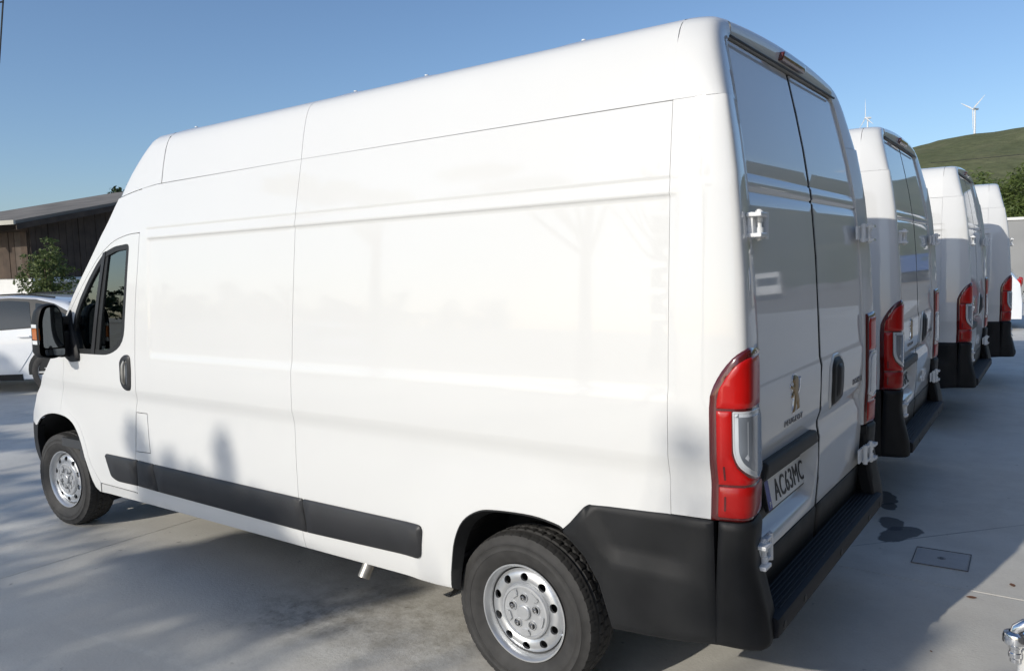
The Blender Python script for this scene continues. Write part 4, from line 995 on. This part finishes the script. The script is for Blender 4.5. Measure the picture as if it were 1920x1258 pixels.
# ---- hatchback cars
M['carpaint'] = mat('white_car_paint', (.78, .79, .80), .3, coat=1.)
M['carglass'] = mat('privacy_glass', (.010, .02, .026), .04, spec=.6)
def build_car():
    c = empty('hatchback_car')       # x: +2.1 rear .. -2.2 front, y: -side seen
    ROOF = [(-2.2, .62), (-2.1, .78), (-1.6, .90), (-1.15, .98), (-.75, 1.22), (-.35, 1.42), (.1, 1.52), (.6, 1.545), (1.1, 1.51), (1.5, 1.43), (1.80, 1.30), (1.98, 1.12), (2.10, .95), (2.14, .60)]
    BELT = [(-2.2, .60), (-1.15, .93), (-.3, .965), (.6, .99), (1.4, 1.04), (2.14, 1.08)]
    def wid(x): return .90*(1-.16*max(0, (-x-1.3)/.9)**2-.10*max(0, (x-1.3)/.85)**2)
    def hwc(x, z):
        w = wid(x); zb = min(interp(BELT, x), interp(ROOF, x)); zt = interp(ROOF, x)
        if z <= .55: return w*(.955+.035*sst(.2, .55, z))
        if z <= zb: return w*(.99+.01*math.sin((z-.55)/max(.01, zb-.55)*math.pi)-.012*sst(.75, zb, z))
        u = min(1, (z-zb)/max(.02, 1.54-zb)); return w*(.978-.24*u**1.25)
    def cs(x, z, off): return Vector((x, -(hwc(x, z)+off), z))
    b = MB(); rows = []
    xs = [-2.2, -2.1, -1.85, -1.6, -1.35, -1.15, -.95, -.75, -.55, -.35, -.1, .1, .35, .6, .85, 1.1, 1.3, 1.5, 1.65, 1.80, 1.9, 1.98, 2.05, 2.10, 2.14]
    for x in xs:
        zt = interp(ROOF, x); zs = [.22, .30, .42, .55, .70, min(.85, zt-.05)]; zb = min(interp(BELT, x), zt-.03); zs = [z for z in zs if z < zb-.02]
        while len(zs) < 6: zs.append(zs[-1]+(zb-zs[-1])*.3)
        zs += [zb+(zt-.045-zb)*k/4 for k in range(5)]
        h = [(hwc(x, z), z) for z in zs]; top = h[-1][0]; h += [(top*.93, zt-.022), (top*.75, zt-.006), (top*.4, zt), (0, zt+.003)]
        rows.append([Vector((x, -y, z)) for y, z in h]+[Vector((x, y, z)) for y, z in reversed(h[:-1])])
    n = len(rows[0]); b.add([p for r_ in rows for p in r_], [(a*n+j, a*n+j+1, (a+1)*n+j+1, (a+1)*n+j) for a in range(len(xs)-1) for j in range(n-1)]+[tuple(range(n)), tuple((len(xs)-1)*n+j for j in range(n))])
    b.build('body', 'carpaint', c, True, 50)
    made = []
    W1 = [(-.72, .99), (-.30, 1.36), (.08, 1.44), (.12, 1.0)]; W2 = [(.22, 1.005), (.18, 1.45), (.62, 1.465), (.96, 1.435), (1.06, 1.05), (.9, 1.03)]; W3 = [(1.14, 1.07), (1.06, 1.42), (1.30, 1.37), (1.58, 1.22), (1.62, 1.15)]
    made.append(patch('window_band', rounded([(-.86, .965), (-.34, 1.405), (.1, 1.485), (.62, 1.505), (1.05, 1.475), (1.36, 1.40), (1.68, 1.235), (1.70, 1.12), (1.12, 1.03), (.2, .985)], .03, 3), cs, 'seal', c, st=.12, off=.004, thick=.01))
    for w in (W1, W2, W3): made.append(patch('window', rounded(w, .03, 3), cs, 'carglass', c, st=.12, off=.008, thick=.005))
    # doors as thin raised panels, handles, sills
    for poly, hx in (([(-.98, .34), (-.98, .85), (-.86, .95), (.16, .978), (.16, .33)], .0), ([(.172, .33), (.172, .978), (1.10, 1.02), (1.18, .90), (1.02, .62), (.80, .33)], .95)):
        d = patch('car_door', rounded(poly, .04, 3), cs, 'carpaint', c, st=.12, off=.008, thick=.012); made.append(d)
        b = MB(); b.box(cs(hx, .90, .035), (.20, .025, .028)); b.box(cs(hx-.08, .90, .02), (.02, .04, .02)); b.box(cs(hx+.08, .90, .02), (.02, .04, .02)); bev(b.build('handle', 'carpaint', d, False), .008, 2)
    made.append(patch('sill', [(-.95, .20), (-.95, .30), (.85, .30), (.85, .20)], cs, 'black', c, st=.15, off=.012, thick=.03))
    for cx in (-1.30, 1.33):
        arc = [(cx+.375*math.cos(a), .33+.375*math.sin(a)) for a in [math.pi*k/14-.12 for k in range(0, 16)]]
        made.append(patch('wheel_arch', [(x, max(.2, z)) for x, z in arc], cs, 'seal', c, st=.1, off=.010, thick=.01))
        for sy in (-1, 1):
            w = empty('wheel', (cx, sy*.80, .325)); w.parent = c
            b = MB(); b.lathe([(.21, 0), (.22, sy*.10), (.27, sy*.115), (.31, sy*.105), (.325, sy*.08), (.325, -sy*.09), (.21, -sy*.1)], (0, 0, 0), (0, 1, 0), (1, 0, 0), 36); b.build('tyre', 'tyre', w)
            b = MB(); b.lathe([(.225, sy*.10), (.215, sy*.09), (.205, sy*.05)], (0, 0, 0), (0, 1, 0), (1, 0, 0), 36); b.lathe([(.06, sy*.085), (0, sy*.085)], (0, 0, 0), (0, 1, 0), (1, 0, 0), 20)
            for k in range(10):
                a = 2*math.pi*k/10; Rk = Matrix.Rotation(-a, 3, 'Y'); b.box(Rk @ Vector((.135, sy*.078, 0)), (.16, .02, .028), Rk)
            b.build('rim', 'rim', w)
            b = MB(); b.lathe([(.205, sy*.04), (0, sy*.04)], (0, 0, 0), (0, 1, 0), (1, 0, 0), 24); b.build('brake_disc', 'dark', w)
    for sg in (-1, 1):
        b = MB(); b.box((2.075, sg*.62, .93), (.10, .26, .17)); bev(b.build('tail_light', 'red', c, False), .03, 2)
        b = MB(); b.box((-2.05, sg*.58, .66), (.22, .30, .12)); bev(b.build('headlight', 'clear', c, False), .03, 2)
        b = MB(); b.box((-.62, sg*.98, 1.02), (.10, .16, .12)); bev(b.build('wing_mirror', 'carpaint', c, False), .03, 2)
        b = MB(); b.tube([(-.2, sg*.60, 1.475), (.3, sg*.615, 1.55), (.8, sg*.615, 1.56), (1.3, sg*.59, 1.49)], .014, 6); b.build('roof_strip', 'seal', c)
    b = MB(); b.box((2.10, 0, .42), (.12, 1.5, .28)); bev(b.build('rear_bumper', 'carpaint', c, False), .05, 2)
    def scr(name, x0, x1, w):
        b = MB(); k = 8; vs = []
        for i in range(k+1):
            x = x0+(x1-x0)*i/k; h = (hwc(x, interp(ROOF, x)-.03)-.07)
            vs += [Vector((x, -h, interp(ROOF, x)+.006)), Vector((x, 0, interp(ROOF, x)+.012)), Vector((x, h, interp(ROOF, x)+.006))]
        b.add(vs, [(3*i+j, 3*i+j+1, 3*i+j+4, 3*i+j+3) for i in range(k) for j in (0, 1)]); b.build(name, 'carglass', c)
    scr('windscreen', -1.05, -.42, .6); scr('rear_window', 1.55, 1.95, .6)
    for o in made: mirror_y(o)
    return c
car = build_car(); wp = Vector((-12.35, 2.25, 0)); ax = Vector((.811, .584, 0))
def put_car(c, wheel_pos, ang): 
    a = Vector((math.cos(ang), math.sin(ang), 0)); n = Vector((-a.y, a.x, 0)); c.location = wheel_pos-a*1.33+n*.90; c.rotation_euler.z = ang
put_car(car, wp, math.atan2(ax.y, ax.x)); tag(car, 'white hatchback seen behind the nearest van’s door mirror, facing left', 'car', 'white hatchbacks')
c2 = copy_tree(car); c2.scale = (1.12, 1.12, 1.12); put_car(c2, Vector((-1.30, 17.2, 0)), R(2)); tag(c2, 'white hatchback just peeking past the farthest van at the picture edge', 'car', 'white hatchbacks')
c3 = copy_tree(car); put_car(c3, Vector((-17.5, -13.0, 0)), R(205)); tag(c3, 'white hatchback mirrored in the side window of the nearest van', 'car', 'white hatchbacks')

# ---- wall and pines on the right
M['wallgrey'] = mat('rendered_wall', (.27, .27, .265), .85, noise=(.7, .10))
w0 = at(95.2, 41); w1 = at(87.5, 42); dv = (w1-w0)
wl = tag(empty('grey_wall', w0, math.atan2(dv.y, dv.x)), 'plain grey rendered wall below the pine trees', 'wall')
b = MB(); b.box((dv.length/2, 0, 1.55), (dv.length, .3, 3.1)); b.build('face', 'wallgrey', wl, False)
b = MB(); b.box((dv.length/2, 0, 3.16), (dv.length+.1, .42, .12)); b.build('coping', 'plaster', wl, False)
PL = [(97.6, 62, 6.2), (96.3, 58, 6.9), (95.0, 55, 7.4), (93.8, 53, 6.6), (92.4, 52, 7.2), (90.9, 54, 6.9), (89.0, 56, 7.5), (84.5, 110, 6.5), (81, 112, 7.0), (77.5, 108, 6.2), (74, 112, 7.0), (70, 110, 6.4), (66, 112, 7.)]
kinds = ['rounded pine beside the farthest van, leftmost of the row', 'bushy pine rising just above the farthest van roof', 'tall full pine right of the farthest van roof', 'lower bright green pine above the grey wall', 'tall pine at the right picture edge above the wall']
for i, (az, d, h) in enumerate(PL):
    h *= .86
    rr = random.Random(100+i); bl = []
    for k in range(6):
        z = h*(.22+.70*k/5.); r_ = 2.2*(1-.45*(k/5.)**1.8)*rr.uniform(.85, 1.2); bl.append((rr.uniform(-.7, .7), rr.uniform(-.5, .5), z, r_, r_, h*.14))
    tree('pine_tree', kinds[i] if i < 5 else 'pine tree farther right beyond the lorries, mirrored in the van rear doors', at(az, d), bl, 11000 if i < 6 else 2500, .17, 'pine', .16, 200+i, group='pine trees behind the grey wall', needle=True)
# ---- power line in front of the hill
M['cable'] = mat('cable', (.02, .02, .02), .6)
b = MB(); A = at(97.9, 70, 8.75); B_ = at(60, 90, 11.0); b.tube([A.lerp(B_, k/16)-Vector((0, 0, .7*4*(k/16)*(1-k/16)*.5)) for k in range(17)], .022, 5)
tag(b.build('power_cable', 'cable'), 'thin dark power cable strung across in front of the hill', 'cable')
b = MB(); b.tube([(-11.604, 1.69, 5.715), (-11.70, 1.683, 5.40), (-11.773, 1.678, 5.16), (-11.82, 1.66, 4.9), (-11.9, 1.55, 4.2)], .012, 6); b.tube([(-11.64, 1.645, 5.673), (-11.607, 1.697, 5.693)], .012, 6)
tag(b.build('overhead_cable', 'cable'), 'thin hanging overhead cable at the top left picture corner', 'cable')
# ---- wind turbines on the ridge
M['turbine'] = mat('turbine_white', (.72, .73, .74), .4)
def turbine(az, el_hub, d, tower, yaw, rot, label, tip=33):
    h = at(az, d); zh = 1.755+math.tan(R(el_hub))*d
    t = tag(empty('wind_turbine', (h.x, h.y, zh-tower), yaw), label, 'wind turbine', 'wind turbines on the ridge')
    b = MB(); b.lathe([(2.0, -14), (1.9, 0), (1.15, tower)], (0, 0, 0), (0, 0, 1), (1, 0, 0), 20); b.build('tower', 'turbine', t)
    b = MB(); b.box((1.6, 0, tower+1.0), (8.5, 2.9, 3.0)); bev(b.build('nacelle', 'turbine', t, False), .6, 2)
    b = MB(); b.lathe([(0, -2.2), (1.0, -1.7), (1.6, -.4), (1.6, .8)], (-3.4, 0, tower+1.0), (1, 0, 0), (0, 1, 0), 16); hub = b.build('hub', 'turbine', t)
    for k in range(3):
        a = rot+k*2*math.pi/3; u = Vector((0, math.sin(a), math.cos(a))); w = Vector((0, math.cos(a), -math.sin(a))); o_ = Vector((-4.0, 0, tower+1.0)); vs = []
        for s_, ch, th in ((1, .7, .7), (3, .8, .65), (7, 1.45, .4), (16, 1.05, .28), (26, .65, .18), (tip, .15, .08)):
            for q in range(8): an = 2*math.pi*q/8; vs.append(o_+u*s_+w*ch*math.cos(an)+Vector((th*math.sin(an), 0, 0)))
        b = MB(); b.add(vs, [(i*8+q, i*8+(q+1) % 8, (i+1)*8+(q+1) % 8, (i+1)*8+q) for i in range(5) for q in range(8)]+[tuple(40+q for q in range(8))]); b.build('blade', 'turbine', t)
turbine(95.53, 8.68, 1505, 58, R(95.5-52), R(62), 'wind turbine with its white tower standing on the hill ridge, right')
turbine(101.57, 8.82, 1520, 58, R(101.6-65), R(2), 'wind turbine mostly hidden behind the second van roof', 33)
turbine(80.0, 9.4, 1515, 58, R(80+30), R(40), 'wind turbine mirrored faintly in the nearest van’s rear doors')
# ---- scrub on the ridge line
rs = random.Random(9)
RL = ['low scrub at the left foot of the skyline, beside the second van roof', 'largest dark shrub on the skyline left of the wind turbine', 'tiny shrub on the skyline between the large shrub and the turbine', 'bushy shrub at the left foot of the wind turbine tower', 'rounded shrub just right of the wind turbine tower', 'upright shrub on the skyline midway to the right picture edge', 'small shrub on the skyline near the right picture edge', 'rightmost shrub on the skyline at the picture edge']
for i, (az, s_) in enumerate([(98.3, 2.4), (97.45, 4.6), (96.9, 1.8), (95.75, 5.2), (95.15, 3.8), (94.4, 4.4), (93.5, 2.2), (92.7, 2.6)]):
    d = 1478; p = at(az, d); zr = (ridge(az)+1.2)*(.25*sst(150, 1500, d)+.75*sst(150, 1500, d)**2)-1.2
    t = tag(empty('ridge_shrub', (p.x, p.y, zr-.6)), RL[i], 'shrub', 'shrubs along the ridge')
    v, f = crown_mesh([(0, 0, s_*.75, s_*.75, s_*.75, s_*.6), (s_*.5, 0, s_*.4, s_*.6, s_*.6, s_*.4)], 260, s_*.25, rs); mk('foliage', v, f, 'leafdark', t)
    b = MB(); b.tube([(0, 0, -1), (0, 0, s_*.6)], s_*.07, 5); b.build('stem', 'bark', t)

# ---- added unseen block right of frame: keeps sky light off the van rears
M['added_building'] = mat('dull_render', (.16, .15, .14), .9, noise=(1.2, .12))
wk = tag(empty('added_building', (3.7, -8.5, 0)), 'added single-storey block, unseen right of the picture, keeping sky light off the van rears', 'building')
b = MB(); b.box((3.5, 6.4, 2.0), (7.0, 12.8, 4.0)); b.build('wall', 'added_building', wk, False)
b = MB(); b.box((3.5, 6.4, 4.085), (7.5, 13.3, .16)); b.build('roof', 'roofgrey', wk, False)
for y in (2.2, 6.0, 10.2):
    b = MB(); b.box((-.02, y, 2.0), (.06, 1.5, 1.1)); f_ = b.build('window', 'fascia', wk, False)
    b = MB(); b.box((-.055, y, 2.0), (.02, 1.34, .94)); b.build('pane', 'pane', f_, False)
b = MB(); b.box((-.03, 8.1, 1.05), (.05, 1.0, 2.1)); b.build('door', 'wood3', wk, False)

# ---- water tap on its post, right foreground
M['valve'] = mat('navy_plastic', (.03, .03, .09), .4)
tp = Vector((.768, -1.72, 0)); TS = .82
t = tag(empty('standpipe', tp), 'pale concrete standpipe post with chrome hose tap at the right edge', 'tap')
b = MB(); b.box((.02, .075, .495), (.15, .15, .99)); bev(b.build('post', 'plaster', t, False), .012, 2)
z = 1.042
b = MB(); b.tube([(.02, -.005, z+.005), (-.035, -.006, z+.002), (-.058, -.007, z-.002), (-.072, -.008, z-.014), (-.076, -.008, z-.03)], [.0125, .0125, .0135, .013, .013], 16)
b.lathe([(0, .006), (.0135, .006), (.0145, 0), (.0145, -.006), (.0135, -.008)], (-.028, -.006, z+.002), (1, 0, 0), (0, 1, 0), 18)
for r0, h0 in (((.012, 0), 0),): b.lathe([(.014, -.022), (.024, -.026), (.0265, -.034), (.0265, -.048), (.022, -.053), (.014, -.055), (.0135, -.062), (.0115, -.064), (.0115, -.072), (.0135, -.074), (.0135, -.084), (.0105, -.088), (.0105, -.096), (.007, -.098), (.007, -.08)], (-.076, -.008, z), (0, 0, 1), (1, 0, 0), 24)
b.v = [Vector((.02, -.005, z))+(q_-Vector((.02, -.005, z)))*TS for q_ in b.v]; b.build('hose_tap', 'chrome', t)
b = MB(); b.box((.045, -.005, z+.052), (.085, .075, .035)); b.box((.05, -.005, z+.022), (.06, .06, .05)); bev(b.build('valve_box', 'valve', t, False), .008, 2)
b = MB(); b.tube([(.05, .06, .87), (.05, .03, z)], .016, 10); b.build('riser', 'chrome', t)

# ---- fallen leaves
M['dryleaf'] = mat('dry_leaf', (.16, .07, .035), .8)
for (x, y, a, s_, lab) in ((.385, 1.02, .3, .05, 'dry brown leaf in the sunlight by the slab joint'), (.545, 1.30, 1.9, .045, 'dry brown leaf near the right picture edge'), (.30, .30, 2.2, .016, 'tiny dark leaf scrap on the sunlit concrete near the tap')):
    b = MB(); n = 9; vs = []
    for k in range(n):
        u = k/(n-1); w = math.sin(u*math.pi)**.8*.3; vs += [Vector((u-.5, -w, .12*(u-.5)**2+.10*w)), Vector((u-.5, 0, .01)), Vector((u-.5, w, .12*(u-.5)**2+.12*w))]
    b.add([v*s_ for v in vs], [(3*i+j, 3*i+j+1, 3*i+j+4, 3*i+j+3) for i in range(n-1) for j in (0, 1)])
    o = tag(b.build('fallen_leaf', 'dryleaf'), lab, 'leaf', 'fallen leaves'); o.location = (x, y, .003); o.rotation_euler.z = a

# ---- trees behind the camera: they throw the dappled shade and show in the mirrors
SB = [ # (shadow x, shadow y on the ground, height, rx, ry, rz)
]
def shade_tree(label, base, blobs, n, size, seed, loose=False):
    bl = [(x-base[0], y-base[1], z, rx, ry, rz) for x, y, z, rx, ry, rz in blobs]
    tree('shade_tree', label, (base[0], base[1], 0), bl, n, size, 'leafdark', (.06 if seed == 34 else .17) if not loose else .10, seed, loose=loose, group='trees along the opposite side of the yard')
def sh(gx, gy, h, rx, ry, rz): return (gx-.42*h, gy-1.98*h, h, rx, ry, rz)
def sg(gx, gy, h, ex, ey): return (gx-.42*h, gy-1.98*h, h, ex, ey*.5, ey*.25)     # clump whose shade lies at (gx, gy), half-sizes ex, ey
shade_tree('broad tree across the yard, behind the viewer', (-6.3, -14.6), [sg(-3.25, -.95, 6.2, .95, .60), sg(-3.0, -.25, 6.5, .85, .72), sg(-3.52, .35, 7.0, .09, .50), sg(-3.22, .15, 7.0, .09, .42), sg(-2.62, .50, 7.2, .07, .42), sg(-2.35, -.50, 6.6, .30, .30)], 5600, .09, 31)
shade_tree('second broad tree across the yard, behind the viewer', (-9.2, -15.5), [sg(-5.0, -1.45, 6.6, .9, .26), sg(-5.9, -.95, 6.8, .9, .20), sg(-6.4, -.45, 6.9, 1.1, .30), sg(-7.4, .45, 7.2, 1.5, .55), sg(-8.6, 1.5, 7.6, 1.5, .65), sg(-5.3, -.2, 7.0, .55, .16), sg(-9.2, .1, 6.8, 1.2, .5)], 6000, .09, 32)
shade_tree('third broad tree across the yard, behind the viewer', (-14.0, -13.0), [sg(-10.8, .9, 6.6, 1.3, .7), sg(-12.4, 1.6, 6.8, 1.5, .9), sg(-13.6, 2.4, 7.0, 1.3, .9), sg(-11.8, -.6, 6.0, 1.6, 1.2)], 4200, .13, 33)
shade_tree('slender tree across the yard, behind the viewer', (-4.6, -15.6), [sg(.21, 1.18, 8.3, .055, .22), sg(.17, .86, 8.1, .075, .12), ], 260, .048, 34)
shade_tree('sparse open-crowned tree across the yard, behind the viewer', (-5.6, -13.2), [sg(-2.5, -1.85, 6.4, 1.0, .85), sg(-3.6, -1.9, 6.0, 1.2, .85), sg(-4.8, -2.0, 5.8, 1.2, .9), sg(-6.1, -2.1, 5.6, 1.4, .9), sg(-4.6, -1.0, 6.4, .9, .35), sg(-6.2, -.9, 6.4, 1.1, .4)], 3000, .075, 36, True)
shade_tree('thin tree across the yard near the entrance, behind the viewer', (-2.2, -14.6), [sg(.26, .42, 7.0, .11, .13), sg(.12, .06, 6.6, .22, .10), sg(.95, .1, 6.6, .5, .3), sg(.9, -1.6, 5.4, .6, .6)], 1600, .10, 35)
for i in range(14):
    rr = random.Random(400+i); a = R(193+3.1*i+rr.uniform(-.8, .8)); d = rr.uniform(190, 215); h = rr.uniform(11, 14)
    tree('yard_tree', 'evergreen of the distant belt across the yard, mirrored in the van window', (-4+d*math.cos(a), -1+d*math.sin(a), 0), [(rr.uniform(-3, 3), rr.uniform(-3, 3), h*(.25+.2*k), 9-1.8*k, 9-1.8*k, h*.17) for k in range(4)], 1400, .75, 'leafdark', .16, 500+i, group='evergreen belt across the yard')
# ---- lorries and a lamp post further along the yard, mirrored in the rear doors
M['truckblue'] = mat('blue_tarpaulin', (.03, .075, .21), .6)
M['redpaint'] = mat('red_paint', (.45, .03, .03), .4)
def lorry(loc, rz, label, col):
    t = tag(empty('lorry', loc, rz), label, 'lorry', 'lorries at the far side of the yard')
    b = MB(); vs = []
    for x, w in ((-1.1, 1.15), (-1.0, 1.24), (1.0, 1.24)):
        zs = [.5, 1.3, 2.6, 3.0] if x > -1.05 else [.55, 1.25, 2.2, 2.9]
        vs += [Vector((x+(.0 if z < 1.4 else .14 if x < 0 else 0), s_*w, z)) for z in zs for s_ in (-1, 1)]
    b.add(vs, [(8*a+2*k, 8*a+2*k+1, 8*a+2*k+3, 8*a+2*k+2) for a in (0, 2) for k in range(3)]+[(8*a+2*k+s_, 8*a+2*k+2+s_, 8*a+8+2*k+2+s_, 8*a+8+2*k+s_) for a in (0, 1) for k in range(3) for s_ in (0, 1)]+[(8*a+6, 8*a+7, 8*a+15, 8*a+14) for a in (0, 1)])
    b.build('cab', 'carpaint' if col != 'redpaint' else 'redpaint', t)
    b = MB(); b.add([Vector((-1.10+.0, s_*1.0, z)) + Vector((.07 if z > 2 else .0, 0, 0)) for z in (1.5, 2.35) for s_ in (-1, 1)], [(0, 1, 3, 2)]); b.build('windscreen', 'carglass', t)
    b = MB(); b.box((5.2, 0, 2.05), (7.6, 2.45, 1.9)); bev(b.build('trailer', col, t, False), .04, 2)
    b = MB(); b.box((4.5, 0, .95), (9.6, .9, .22)); b.build('chassis', 'dark', t, False)
    for x in (-.1, 3.4, 7.0, 8.2):
        for sy in (-1, 1):
            b = MB(); b.lathe([(.2, sy*.0), (.25, sy*.15), (.48, sy*.15), (.5, sy*.1), (.5, -sy*.15)], (x, sy*1.05, .5), (0, 1, 0), (1, 0, 0), 20); b.build('wheel', 'tyre', t)
lorry(at(73.2, 80), R(62), 'white lorry cab with blue tarpaulin trailer, mirrored in the rear doors', 'truckblue')
lorry(at(83, 84), R(150), 'second lorry with blue tarpaulin trailer, mirrored in the rear doors', 'truckblue')
lorry(at(87.0, 96), R(-60), 'red and white lorry near the grey wall, mirrored in the second van', 'redpaint')
M['postgrey'] = mat('galvanised_post', (.20, .22, .25), .5, metal=.3)
p = at(74.5, 12.0); t = tag(empty('lamp_post', p), 'short grey lamp post on the yard, mirrored in the rear doors', 'lamp post')
b = MB(); b.lathe([(.16, 0), (.16, .03), (.075, .05), (.07, 1.55), (.09, 1.57), (.09, 1.75), (.02, 1.78), (0, 1.78)], (0, 0, 0), (0, 0, 1), (1, 0, 0), 20); b.build('post', 'postgrey', t)
